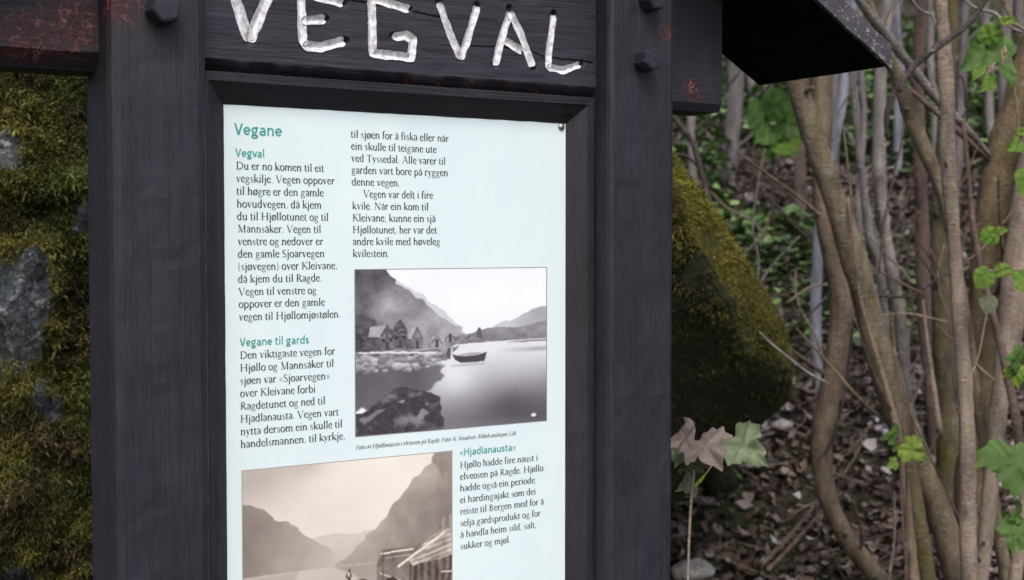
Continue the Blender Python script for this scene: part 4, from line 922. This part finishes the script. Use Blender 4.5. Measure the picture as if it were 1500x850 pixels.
G['p'] = (.47, V_(.10, DS, XH) + FL(.10, XH) + S_(.10, DS) + A_(.24, XH / 2, .155, XH / 2 - .005, 125, -130)); G['r'] = (.33, V_(.10, 0, XH) + FL(.10, XH) + S_(.10, 0) + A_(.235, XH - .13, .12, .115, 160, 60) + D_(.285, XH - .05, .04))
G['s'] = (.33, A_(.165, .32, .095, .095, 20, 235, .055, .035) + L_(.10, .27, .235, .17, .07) + A_(.165, .11, .10, .10, 45, -160, .055, .035))
G['t'] = (.28, V_(.11, .07, XH + .08) + L_(.02, XH - .012, .255, XH - .012, .028) + A_(.20, .095, .09, .09, 180, 300) + L_(.04, XH, .14, XH + .09, .02))
G['u'] = (.48, V_(.10, .12, XH) + FL(.10, XH) + A_(.225, .15, .125, .145, 180, 330) + V_(.365, .02, XH) + FL(.365, XH) + S_(.395, 0, .10))
G['v'] = (.42, L_(.09, XH, .215, 0, TK) + L_(.345, XH, .225, 0, .03) + S_(.08, XH, .14, False) + S_(.345, XH, .12, False)); G['w'] = (.6, G['v'][1])
G['y'] = (.41, L_(.08, XH, .22, .02, TK) + L_(.34, XH, .13, -.18, .03) + D_(.10, -.17, .045) + S_(.075, XH, .14, False) + S_(.345, XH, .12, False))
G['x'] = (.42, L_(.08, XH, .34, 0, TK) + L_(.33, XH, .08, 0, .03)); G['z'] = (.38, L_(.05, XH - .015, .33, XH - .015, .03) + L_(.31, XH, .06, 0, .06) + L_(.05, .015, .34, .015, .03))
G['.'] = (.21, D_(.10, .04)); G[','] = (.21, D_(.10, .045) + L_(.12, .02, .06, -.10, .045, .015)); G[':'] = (.21, D_(.10, .04) + D_(.10, .36)); G[' '] = (.22, [])
G['('] = (.27, A_(.33, .25, .25, .47, 132, 228, .06, .02)); G[')'] = (.27, A_(-.06, .25, .25, .47, -48, 48, .06, .02))
G['«'] = (.40, L_(.18, .38, .06, .22, .035) + L_(.06, .22, .18, .06, .035) + L_(.33, .38, .21, .22, .035) + L_(.21, .22, .33, .06, .035)); G['»'] = (.40, [tuple((.40 - x, y) for x, y in f) for f in G['«'][1]])
G['D'] = (.68, V_(.14, 0, CP) + S_(.14, 0, .18) + S_(.14, CP, .18, False) + A_(.25, CP / 2, .36, CP / 2 - .015, 88, -88, .085) + L_(.14, CP - .015, .28, CP - .015, .03) + L_(.14, .015, .28, .015, .03))
G['V'] = (.62, L_(.08, CP, .305, 0, .088) + L_(.54, CP, .315, 0, .032) + S_(.08, CP, .18, False) + S_(.54, CP, .15, False)); G['H'] = (.72, V_(.14, 0, CP) + V_(.58, 0, CP) + L_(.14, .33, .58, .33, .03) + S_(.14, 0, .19) + S_(.58, 0, .19) + S_(.14, CP, .19, False) + S_(.58, CP, .19, False))
G['M'] = (.82, L_(.16, 0, .17, CP, .035) + L_(.18, CP, .40, .02, .088) + L_(.65, CP, .41, .02, .032) + V_(.66, 0, CP) + S_(.15, 0, .16) + S_(.66, 0, .19) + S_(.13, CP, .14, False) + S_(.69, CP, .14, False))
G['S'] = (.45, A_(.22, CP - .16, .145, .145, 30, 235, .07, .035) + L_(.12, .43, .33, .25, .088) + A_(.22, .16, .155, .155, 50, -155, .07, .035)); G['K'] = (.63, V_(.14, 0, CP) + S_(.14, 0, .18) + S_(.14, CP, .18, False) + L_(.17, .29, .47, CP - .01, .032) + L_(.26, .38, .56, .0, .088) + S_(.48, CP, .14, False) + S_(.57, 0, .12))
G['R'] = (.58, V_(.14, 0, CP) + S_(.14, 0, .18) + S_(.14, CP, .18, False) + A_(.24, CP - .16, .17, .145, 88, -88, .08) + L_(.14, CP - .015, .25, CP - .015, .03) + L_(.14, .335, .26, .335, .03) + L_(.26, .33, .52, 0, .085) + S_(.54, 0, .10))
G['N'] = (.70, L_(.14, 0, .14, CP, .035) + L_(.14, CP, .56, .0, .088) + L_(.57, 0, .57, CP, .035) + S_(.14, 0, .15) + S_(.11, CP, .12, False) + S_(.57, CP, .15, False)); G['T'] = (.58, V_(.29, 0, CP) + S_(.29, 0, .2) + L_(.04, CP - .015, .54, CP - .015, .032) + L_(.05, CP, .05, CP - .12, .03) + L_(.53, CP, .53, CP - .12, .03))
G['A'] = (.64, L_(.31, CP, .09, 0, .032) + L_(.31, CP, .55, 0, .088) + L_(.17, .22, .45, .22, .03) + S_(.08, 0, .15) + S_(.55, 0, .18)); G['F'] = (.51, V_(.14, 0, CP) + S_(.14, 0, .18) + S_(.12, CP, .12, False) + L_(.14, CP - .015, .46, CP - .015, .032) + L_(.14, .34, .38, .34, .03) + L_(.45, CP, .45, CP - .12, .03))
G['B'] = (.57, V_(.14, 0, CP) + S_(.12, 0, .14) + S_(.12, CP, .14, False) + A_(.22, CP - .155, .17, .14, 88, -88, .075) + A_(.24, .175, .20, .16, 88, -88, .08) + L_(.14, CP - .015, .24, CP - .015, .03) + L_(.14, .335, .25, .335, .03) + L_(.14, .015, .25, .015, .03))
G['U'] = (.68, V_(.14, .2, CP) + L_(.55, .2, .55, CP, .035) + A_(.345, .22, .205, .22, 180, 360) + S_(.14, CP, .18, False) + S_(.55, CP, .15, False)); G['I'] = (.33, V_(.165, 0, CP) + S_(.165, 0, .19) + S_(.165, CP, .19, False))
# humanist sans for the green headings, same stroke tools with even strokes
H = {}; q = .112; XS = .47
def hV(x, a, b2): return L_(x, a, x, b2, q)
def hA(cx, cy, rx, ry, a0, a1): return A_(cx, cy, rx, ry, a0, a1, q, q * .88)
H['V'] = (.56, L_(.06, CP, .27, 0, q) + L_(.50, CP, .28, 0, q)); H['e'] = (.50, hA(.25, XS / 2, .17, XS / 2 - .045, 0, 318) + L_(.09, .235, .44, .235, q * .8)); 
H['g'] = (.50, hA(.22, .285, .14, .135, 0, 360) + L_(.26, XS - .04, .46, XS - .03, q * .8) + hA(.23, -.07, .165, .09, 0, 360) + L_(.12, .13, .15, .03, q * .8) + L_(.14, .03, .33, .01, q * .8))
H['a'] = (.48, hA(.22, XS - .17, .145, .125, 140, 0) + hV(.37, 0, XS - .15) + hA(.20, .13, .115, .095, 60, 330) + L_(.22, .235, .37, .255, q * .8)); H['n'] = (.53, hV(.11, 0, XS) + hA(.265, XS - .20, .155, .155, 160, 0) + hV(.42, 0, XS - .2))
H['v'] = (.46, L_(.05, XS, .22, 0, q) + L_(.41, XS, .24, 0, q)); H['l'] = (.25, hV(.12, .06, .70) + L_(.12, .06, .20, .04, q * .8)); H['t'] = (.36, hV(.14, .1, .60) + L_(.03, XS - .04, .32, XS - .04, q * .8) + hA(.24, .13, .10, .09, 180, 300))
H['i'] = (.24, hV(.12, 0, XS) + D_(.12, .62, .06)); H['r'] = (.36, hV(.11, 0, XS) + hA(.27, XS - .20, .16, .155, 155, 75)); H['d'] = (.53, hV(.42, 0, .70) + hA(.25, XS / 2, .165, XS / 2 - .045, 50, 310))
H['s'] = (.40, hA(.20, .34, .11, .09, 30, 235) + L_(.13, .29, .27, .18, q) + hA(.19, .13, .12, .09, 45, -155)); H['H'] = (.66, hV(.12, 0, CP) + hV(.54, 0, CP) + L_(.12, .34, .54, .34, q * .85)); H['j'] = (.25, hV(.13, -.1, XS) + hA(.04, -.1, .09, .09, 0, -90) + D_(.13, .62, .06))
H['u'] = (.53, hV(.11, .16, XS) + hA(.26, .19, .15, .145, 180, 340) + hV(.42, 0, XS)); H[' '] = (.22, []); H['«'] = (.44, L_(.19, .40, .06, .23, .06) + L_(.06, .23, .19, .06, .06) + L_(.36, .40, .23, .23, .06) + L_(.23, .23, .36, .06, .06)); H['»'] = (.44, [tuple((.44 - x, y) for x, y in f) for f in H['«'][1]])

def text_line(s, px0, py0, px1, em, font, V, Fc, slant=0.0, bold=1.0):
    """baseline starts at photo pixel (px0, py0) and its last letter ends at px1; laid out level on the panel"""
    p0 = at(px0, py0, YP); d = ray(px1, py0); x1_ = d[0] / d[1] * YP
    adv = sum(font[c][0] for c in s) - .06; k = (x1_ - p0[0]) / adv; kz = em; x = 0.0
    for c in s:
        a, polys = font[c]
        for i, poly in enumerate(polys):
            n0 = len(V); yy = YP - .00035 - (i % 9) * .000012
            V += [(p0[0] + (x + u + v * slant - .03) * k, yy, p0[2] + v * kz) for (u, v) in poly]; Fc.append(tuple(range(n0, n0 + len(poly))))
        x += a
def text_obj(name, lines, em, font, mat, slant=0, label=None):
    V, Fc = [], []
    for (s, a, b2, c) in lines: text_line(s, a, b2, c, em, font, V, Fc, slant)
    o = obj(name, V, Fc, mat, panel, False)
    bm = bmesh.new(); bm.from_mesh(o.data); bm.normal_update()
    bmesh.ops.reverse_faces(bm, faces=[f for f in bm.faces if f.normal.y > 0]); bm.to_mesh(o.data); bm.free()
    if label: o['label'] = label
    return o
EM = .0145
text_obj('heading', [('Vegane', 343.5, 197, 413)], .0215, H, GINK)
text_obj('heading', [('Vegval', 345, 229.5, 387.6)], .0155, H, GINK)
text_obj('body_text', [('Du er no komen til eit', 345.9, 248, 474.4), ('vegskilje. Vegen oppover', 346.2, 266.6, 489.7), ('til høgre er den gamle', 346.5, 285.2, 473.8), ('hovudvegen, då kjem', 347, 303.8, 470.6),
    ('du til Hjøllotunet og til', 347.4, 322.2, 481), ('Mannsåker. Vegen til', 348, 340.6, 470), ('venstre og nedover er', 348.5, 359, 473), ('den gamle Sjoarvegen', 348.5, 377.4, 475), ('(sjøvegen) over Kleivane,', 348.8, 395.8, 494),
    ('då kjem du til Ragde.', 348.8, 414.2, 471.5), ('Vegen til venstre og', 349.6, 432.8, 463.4), ('oppover er den gamle', 350, 451, 475.6), ('vegen til Hjøllomjøstølen.', 350.3, 469.8, 498.7)], EM, G, INK)
text_obj('heading', [('Vegane til gards', 351.4, 507.4, 452.6)], .0155, H, GINK)
text_obj('body_text', [('Den viktigaste vegen for', 351.6, 526, 490.5), ('Hjøllo og Mannsåker til', 351.8, 544.6, 488.8), ('sjøen var «Sjoarvegen»', 352, 563.2, 483), ('over Kleivane forbi', 352, 581.8, 462), ('Ragdetunet og ned til', 352.2, 600.6, 476.3),
    ('Hjadlanausta. Vegen vart', 352.3, 619.2, 495.7), ('nytta dersom ein skulle til', 352.5, 637.8, 501.3), ('handelsmannen, til kyrkje,', 352.7, 656.4, 505.3)], EM, G, INK)
text_obj('body_text', [('til sjøen for å fiska eller når', 514, 201.5, 656.8), ('ein skulle til teigane ute', 514.5, 219, 639), ('ved Tyssedal. Alle varer til', 514.7, 236.6, 652.4), ('garden vart bore på ryggen', 515, 254, 656), ('denne vegen.', 515.4, 271.4, 585.6),
    ('Vegen var delt i fire', 532.4, 289.2, 633.8), ('kvile. Når ein kom til', 516.2, 306.6, 627.4), ('Kleivane, kunne ein sjå', 516.4, 324.2, 637.6), ('Hjøllotunet, her var det', 516.6, 341.6, 639.7), ('andre kvile med høveleg', 516.8, 359, 644.4), ('kvilestein.', 517, 376.6, 570)], EM, G, INK)
text_obj('caption', [('Foto av Hjadlanausta i elveosen på Ragde. Foto: K. Knudsen, Billedsamlingen UiB.', 521, 658.6, 757)], .0084, G, INK, .22)
text_obj('heading', [('«Hjadlanausta»', 673.5, 667.8, 755.6)], .0150, H, GINK)
text_obj('body_text', [('Hjøllo hadde fire naust i', 674, 686.3, 787.6), ('elveosen på Ragde. Hjøllo', 674, 703, 795.6), ('hadde også ein periode', 674, 720, 783), ('ei hardingajakt som dei', 674, 737.2, 784.5), ('reiste til Bergen med for å', 674.3, 754, 796),
    ('selja gardsprodukt og for', 674.3, 771.2, 791.5), ('å handla heim sild, salt,', 674.5, 788, 785.5), ('sukker og mjøl.', 674.5, 805, 747.6)], .0138, G, INK)

# ---- the two printed photographs: coloured point by point on a fine grid
def poly_mask(U, V, pts):
    ins = np.zeros(U.shape, bool); n = len(pts)
    for i in range(n):
        (xa, ya), (xb, yb) = pts[i], pts[(i + 1) % n]
        if ya == yb: continue
        c = ((ya > V) != (yb > V)) & (U < (xb - xa) * (V - ya) / (yb - ya) + xa); ins ^= c
    return ins.astype(float)
def blur(M, k=1):
    for _ in range(k):
        Q = np.pad(M, 1, mode='edge'); M = (Q[1:-1, 1:-1] * 4 + Q[:-2, 1:-1] * 2 + Q[2:, 1:-1] * 2 + Q[1:-1, :-2] * 2 + Q[1:-1, 2:] * 2 + Q[:-2, :-2] + Q[2:, 2:] + Q[:-2, 2:] + Q[2:, :-2]) / 16
    return M
class Pic:
    def __init__(s, nu, nv, vmax=1.0):
        s.U, s.V = np.meshgrid(np.linspace(0, 1, nu), np.linspace(0, vmax, nv), indexing='ij'); s.T = np.ones_like(s.U)
        s.P = np.stack([s.U, s.V, 0 * s.U], -1)
    def put(s, mask, val, a=1.0): s.T = s.T * (1 - mask * a) + np.asarray(val) * mask * a
    def poly(s, pts, val, a=1.0, k=1, wob=0.0, f=30, seed=0):
        U = s.U + (vnoise(s.P, f, seed) * wob if wob else 0); V = s.V + (vnoise(s.P, f, seed + 9) * wob if wob else 0)
        s.put(blur(poly_mask(U, V, pts), k), val, a)
    def n(s, f, seed=0, o=3): return fbm(s.P, f, seed, o)
def lin(t): return np.where(t <= .04045, t / 12.92, ((np.clip(t, 0, 1) + .055) / 1.055) ** 2.4)
def picture(name, pic, x0, x1, zt, zb_, col, label):
    nu_, nv_ = pic.U.shape; X = x0 + (x1 - x0) * pic.U; vm = pic.V.max(); Z = zt + (zb_ - zt) * pic.V / vm
    V = np.stack([X, np.full_like(X, YP - .0004), Z], -1).reshape(-1, 3); t = np.clip(pic.T, 0, 1).reshape(-1)
    c = np.stack([lin(t * col[0][0] + (1 - t) * col[1][0]), lin(t * col[0][1] + (1 - t) * col[1][1]), lin(t * col[0][2] + (1 - t) * col[1][2])], -1)
    o = obj(name, V, grid_faces(nu_, nv_), PRINT, panel, False, c); o['label'] = label
    bm_ = None; return o
PRINT = NB('photo_print', .5, .12); PRINT.color(PRINT.attr()); PRINT = PRINT.m
p = Pic(340, 300); U, V = p.U, p.V
p.T = .955 + p.n(5, 1) * .015
p.poly([(.2, .07), (.25, .10), (.33, .155), (.38, .215), (.43, .25), (.5, .33), (.56, .41), (.2, .42)], .80 - .1 * V, wob=.008)
p.poly([(-.1, -.1), (.135, -.01), (.16, .02), (.185, .06), (.20, .09), (.25, .115), (.31, .18), (.36, .225), (.42, .285), (.47, .33), (.515, .365), (.56, .42), (.56, .5), (-.1, .5)],
       .34 + .50 * np.clip(U * 1.15, 0, 1) + .16 * np.exp(-((U - .17) / .1) ** 2 - ((V - .24) / .09) ** 2) - .10 * np.exp(-((V - .05) / .08) ** 2) + p.n(18, 4, 4) * .065, wob=.012)
p.poly([(-.1, .28), (.04, .26), (.09, .31), (.12, .36), (.12, .5), (-.1, .5)], .30 + p.n(30, 8) * .08, wob=.01)
p.poly([(.68, .385), (.74, .35), (.80, .335), (.86, .305), (.92, .27), (1.1, .22), (1.1, .42), (.68, .42)], .74 - .18 * np.clip((U - .75) * 3, 0, 1) + p.n(14, 3) * .03, wob=.006)
p.poly([(.56, .42), (.62, .40), (.66, .385), (.74, .375), (.82, .385), (.88, .37), (.94, .355), (1.1, .34), (1.1, .47), (.56, .47)], .50 - .06 * np.clip((V - .4) * 12, 0, 1) + p.n(30, 5) * .05, wob=.005)
p.poly([(.45, .43), (.58, .41), (.66, .43), (.66, .475), (.45, .49)], .48 + p.n(50, 6) * .08, wob=.005)
for cx, w_, t in [(.628, .016, .37), (.575, .008, .41), (.648, .01, .43)]: p.poly([(cx - w_, .44), (cx - w_ * .7, t + .02), (cx, t), (cx + w_ * .7, t + .02), (cx + w_, .44)], .33, wob=.004, f=90)
# water
wv = .86 - .42 * np.clip((V - .52) / .42, 0, 1) + .15 * np.exp(-((U - .5) / .12) ** 2 - ((V - .70) / .12) ** 2) - .18 * np.exp(-((U - .78) / .16) ** 2 - ((V - .86) / .12) ** 2) + p.n(3, 12, 2) * .03
wv = wv - .16 * np.clip((V - .55) / .2, 0, 1) * np.clip((U - .75) * 2.5, 0, 1) - .22 * np.exp(-((V - .525) / .015) ** 2) * np.clip((U - .70) * 4, 0, 1)
p.poly([(.50, .475), (.60, .47), (1.1, .455), (1.1, 1.1), (.3, 1.1), (.2, .7)], wv)
p.poly([(.77, .475), (.88, .467), (1.1, .462), (1.1, .472), (.88, .478)], .45, wob=.002)
p.poly([(-.1, .5), (.45, .5), (.53, .485), (.50, .52), (.47, .56), (.36, .60), (-.1, .62)], .44 + p.n(40, 13) * .12, wob=.01)
p.poly([(-.1, .60), (.30, .595), (.46, .60), (.43, .66), (.38, .72), (.34, .80), (-.1, .86)], .33 + .20 * np.clip((U - .3) * 4, 0, 1) + p.n(6, 14) * .04, k=4, wob=.02)
rg = np.random.default_rng(2)
for k in range(110):
    cx = rg.uniform(.0, .46); cy = rg.uniform(.525, .62) - max(0, cx - .35) * .3; r_ = rg.uniform(.008, .022)
    m = blur((np.hypot(p.U - cx, (p.V - cy) * 1.3) < r_).astype(float)); p.put(m, .38 + rg.uniform(0, .38) - (p.V - cy) / r_ * .14, .75)
p.poly([(.02, .495), (.2, .50), (.40, .515), (.40, .525), (.2, .512), (.02, .505)], .86, wob=.004, f=60)
def house(x0, x1, x2, base, eave, ridge, wall, side, roof):     # gable front x1..x2, roof slope back to x0
    p.poly([(x0, base), (x0, eave), (x1, eave + .01), (x1, base)], side + p.n(60, 20) * .05); p.poly([(x0 + .01, eave + .005), (x0 + .02, ridge + .01), ((x1 + x2) / 2, ridge), (x1, eave + .012)], roof + p.n(70, 21) * .05)
    p.poly([(x1, base), (x1, eave), ((x1 + x2) / 2, ridge), (x2, eave + .01), (x2, base)], wall + .02 * np.sin(p.V * 620) + p.n(70, 22) * .11)
    for wx in (-.02, .018): p.poly([((x1 + x2) / 2 + wx - .005, base - .07), ((x1 + x2) / 2 + wx + .005, base - .07), ((x1 + x2) / 2 + wx + .005, base - .055), ((x1 + x2) / 2 + wx - .005, base - .055)], wall - .2 if x2 - x1 > .06 else wall)
    p.poly([((x1 + x2) / 2 - .008, base), ((x1 + x2) / 2 - .008, base - .05), ((x1 + x2) / 2 + .008, base - .05), ((x1 + x2) / 2 + .008, base)], .24)
    for a, b2 in (((x1, eave), ((x1 + x2) / 2, ridge)), (((x1 + x2) / 2, ridge), (x2, eave + .01))): p.poly([a, b2, (b2[0], b2[1] + .008), (a[0], a[1] + .008)], .25)
house(-.05, -.02, .055, .49, .38, .31, .26, .24, .36); house(.17, .19, .255, .48, .36, .305, .30, .28, .50); house(.055, .125, .19, .49, .40, .335, .36, .30, .62)
house(.25, .28, .335, .49, .42, .355, .42, .32, .64); house(.36, .38, .435, .485, .455, .415, .64, .5, .6); house(.445, .45, .50, .46, .435, .405, .58, .5, .55)
p.poly([(.485, .535), (.505, .542), (.55, .55), (.62, .545), (.668, .530), (.655, .585), (.60, .592), (.53, .59), (.50, .57)], .24); p.poly([(.50, .545), (.55, .532), (.62, .53), (.65, .538), (.60, .55)], .62)
p.poly([(.455, .54), (.46, .50), (.468, .49), (.476, .50), (.474, .545), (.468, .555)], .30); p.poly([(.477, .53), (.48, .495), (.49, .495), (.488, .53)], .8)
p.poly([(.48, .60), (.66, .595), (.66, .61), (.48, .615)], .60, .6, 2)
rk = .20 + .24 * np.clip(p.n(13, 31, 5), 0, 1) + p.n(60, 33) * .04
p.poly([(-.1, 1.1), (-.1, .88), (.04, .86), (.10, .80), (.15, .785), (.19, .735), (.24, .72), (.29, .745), (.33, .755), (.38, .765), (.42, .80), (.44, .86), (.43, .92), (.46, 1.1)], rk, wob=.012)
for pts, v in (([(.02, .90), (.12, .845), (.16, .84), (.10, .88), (.04, .93)], .50), ([(.21, .80), (.24, .795), (.225, .815)], .7), ([(.31, .90), (.34, .865), (.37, .88), (.33, .93)], .56), ([(.34, .83), (.36, .82), (.36, .84)], .62)): p.poly(pts, v, .8, 2, .01)
p.put(blur((np.hypot(p.U - .925, p.V - .955) < .014).astype(float)), .85); p.poly([(.91, .965), (.95, .962), (.95, .97), (.91, .972)], .25)
ed = np.minimum(np.minimum(U, 1 - U), np.minimum(V, 1 - V)); p.put((ed < .004).astype(float), .45)
p.T += RNG.normal(0, .012, p.T.shape); p.T = np.clip(p.T, 0, 1); p.T = .75 * p.T + .25 * (p.T * p.T * (3 - 2 * p.T)); p.T = np.clip((p.T - .06) * 1.06, 0, 1)
def xz(px, py): q_ = at(px, py, YP); return q_[0], q_[2]
a1 = xz(518, 395); a2 = xz(800, 391); a3 = xz(521, 640); a4 = xz(802, 617)
picture('photograph', p, (a1[0] + a3[0]) / 2, (a2[0] + a4[0]) / 2, (a1[1] + a2[1]) / 2, (a3[1] + a4[1]) / 2, ((.965, .965, .985), (.17, .145, .175)), 'grey toned photo of boathouses, rowing boat and fjord')

p = Pic(360, 300, .80); U, V = p.U, p.V
p.T = .93 - .20 * np.exp(-((U - .05) / .25) ** 2 - ((V - .03) / .16) ** 2) - .10 * np.exp(-((U - .3) / .1) ** 2 - ((V - .0) / .05) ** 2) + p.n(4, 2) * .03 - .05 * np.clip((V - .25) * 3, 0, 1)
p.poly([(.28, .34), (.36, .315), (.42, .31), (.50, .325), (.6, .32), (.6, .48), (.28, .48)], .80 - .1 * np.clip((V - .35) * 6, 0, 1), wob=.006)
p.poly([(-.1, .12), (.0, .145), (.05, .16), (.09, .175), (.12, .21), (.18, .235), (.24, .265), (.28, .30), (.325, .34), (.38, .36), (.42, .40), (.42, .46), (-.1, .46)], .46 + .24 * np.clip(U * 2.4, 0, 1) + .05 * np.clip((V - .3) * 5, 0, 1) + p.n(12, 5) * .035, wob=.008)
p.poly([(1.1, -.1), (.93, -.02), (.905, .012), (.895, .05), (.86, .065), (.83, .09), (.80, .115), (.76, .16), (.70, .215), (.66, .265), (.61, .315), (.57, .345), (.53, .375), (.49, .415), (.43, .445), (.40, .46), (1.1, .49)],
       .70 - .26 * np.clip((U - .55) * 2.2, 0, 1) * np.clip(((U - .5) * .55 + V - .22) * 5, 0, 1) + p.n(10, 7, 4) * .07 - .10 * np.clip((V - .36) * 8, 0, 1) * (U < .8), wob=.008)
p.poly([(.895, .0), (1.1, -.1), (1.1, .3), (.96, .18), (.93, .10)], .52 + p.n(14, 9, 4) * .06, .85, 3, .01)
wt = .78 - .08 * np.clip((V - .46) * 5, 0, 1) + p.n(5, 3) * .02
p.poly([(-.1, .455), (.41, .458), (1.1, .475), (1.1, 1), (-.1, 1)], wt)
p.poly([(.41, .462), (.50, .50), (.62, .60), (1.1, .62), (1.1, .468)], .58 + p.n(10, 4) * .03, .8, 4)
p.poly([(-.1, .46), (.25, .46), (.15, .7), (-.1, .75)], .62, .6, 6)
# pier, boathouse and roof
p.poly([(.62, .48), (.64, .42), (1.1, .40), (1.1, .82), (.60, .82)], .36 + p.n(30, 14, 4) * .10, .75, 2, .01)
p.poly([(.78, .48), (1.1, .44), (1.1, .9), (.77, .9)], .30 + .09 * np.sin(U * 190 + p.n(6, 3) * 2) + p.n(40, 6) * .07)
p.poly([(.76, .47), (.86, .40), (.94, .345), (1.1, .30), (1.1, .46), (.9, .49), (.80, .50)], .62 + p.n(24, 8, 4) * .14 + .08 * np.sin(V * 260 + U * 60), wob=.01)
p.poly([(.91, .345), (.96, .30), (1.1, .27), (1.1, .34), (.97, .355)], .50 + .08 * np.sin(U * 160), wob=.01)
for a, b2, w_, v in [((.64, .430), (.80, .428), .008, .92), ((.66, .452), (.78, .452), .005, .85), ((.72, .50), (.96, .37), .012, .93), ((.82, .475), (1.0, .43), .006, .82), ((.63, .515), (.82, .60), .008, .75), ((.65, .43), (.645, .60), .006, .30), ((.70, .45), (.70, .58), .004, .35), ((.94, .55), (1.0, .555), .008, .80)]:
    p.poly([(a[0], a[1] - w_ / 2), (b2[0], b2[1] - w_ / 2), (b2[0], b2[1] + w_ / 2), (a[0], a[1] + w_ / 2)] if abs(b2[0] - a[0]) > .02 else [(a[0] - w_ / 2, a[1]), (a[0] + w_ / 2, a[1]), (b2[0] + w_ / 2, b2[1]), (b2[0] - w_ / 2, b2[1])], v)
p.poly([(.36, .545), (.42, .552), (.50, .545), (.60, .555), (.62, .548), (.60, .60), (.40, .60)], .28); p.poly([(.50, .548), (.53, .53), (.56, .53), (.58, .55)], .22)
p.poly([(.475, .545), (.478, .52), (.468, .512), (.474, .495), (.480, .49), (.483, .478), (.490, .478), (.492, .49), (.498, .51), (.492, .52), (.497, .548), (.491, .548), (.486, .525), (.482, .548)], .22); p.poly([(.478, .492), (.49, .492), (.49, .512), (.478, .512)], .8)
p.poly([(.64, .60), (.66, .55), (.70, .53), (.73, .56), (.72, .60)], .16, 1, 1, .01)
ed = np.minimum(np.minimum(U, 1 - U), V); p.put((ed < .003).astype(float), .62)
p.T += RNG.normal(0, .010, p.T.shape)
b1 = xz(353.5, 688); b2_ = xz(662.5, 661); wd = b2_[0] - b1[0]; zt_ = (b1[1] + b2_[1]) / 2
picture('photograph', p, b1[0], b2_[0], zt_, zt_ - wd * .80, ((.955, .925, .88), (.155, .095, .085)), 'sepia photo of a fjord with a man in a boat and a boathouse')

# ---- roof: two slopes falling left and right, boards running front to back
cxr = .7835; ex = 1.539; ez = CAMZ + .271; y0r, y1r = 1.4125, 1.707; slope = .575
for sgn in (1, -1):
    root_v = []
    nb_ = 6; xs = np.linspace(0, ex - cxr, nb_ + 1)
    for k in range(nb_):
        u0, u1 = xs[k] + (.0015 if k else 0), xs[k + 1]; th = .024
        z_a = ez + slope * (ex - cxr - u0); z_b = ez + slope * (ex - cxr - u1)
        pr = [(cxr + sgn * u0, z_a), (cxr + sgn * u1, z_b), (cxr + sgn * u1, z_b + th), (cxr + sgn * u0, z_a + th)]
        if k == nb_ - 1: pr = [(cxr + sgn * u0, z_a), (cxr + sgn * u1, z_b), (cxr + sgn * (u1 + .006), z_b + .006), (cxr + sgn * (u1 + .004), z_b + th), (cxr + sgn * u0, z_a + th)]
        beam('roof_board', pr, 'y', y0r + .008, y1r, WR, sign, .05, .0006, 30 + k + sgn)
    # weathered barge board on the front rake
    V = []; m = 60
    for (dy, dz) in [(0, -.002), (0, .034), (.0075, .034), (.0075, -.002)]:
        for i in range(m):
            u = (ex - cxr + .004) * i / (m - 1); zz = ez + slope * (ex - cxr - u)
            j = vnoise(np.array([[u, dy, dz]]), 30, 3)[0] * .0012; V.append((cxr + sgn * u, y0r + dy, zz + dz + j))
    Fc = [(r_ * m + i, r_ * m + i + 1, ((r_ + 1) % 4) * m + i + 1, ((r_ + 1) % 4) * m + i) for r_ in range(4) for i in range(m - 1)] + [tuple(r_ * m for r_ in range(4)), tuple(r_ * m + m - 1 for r_ in range(4))]
    o = obj('barge_board', V, Fc, WFA, sign, False)
    bm = bmesh.new(); bm.from_mesh(o.data); bmesh.ops.recalc_face_normals(bm, faces=bm.faces); bm.to_mesh(o.data); bm.free()
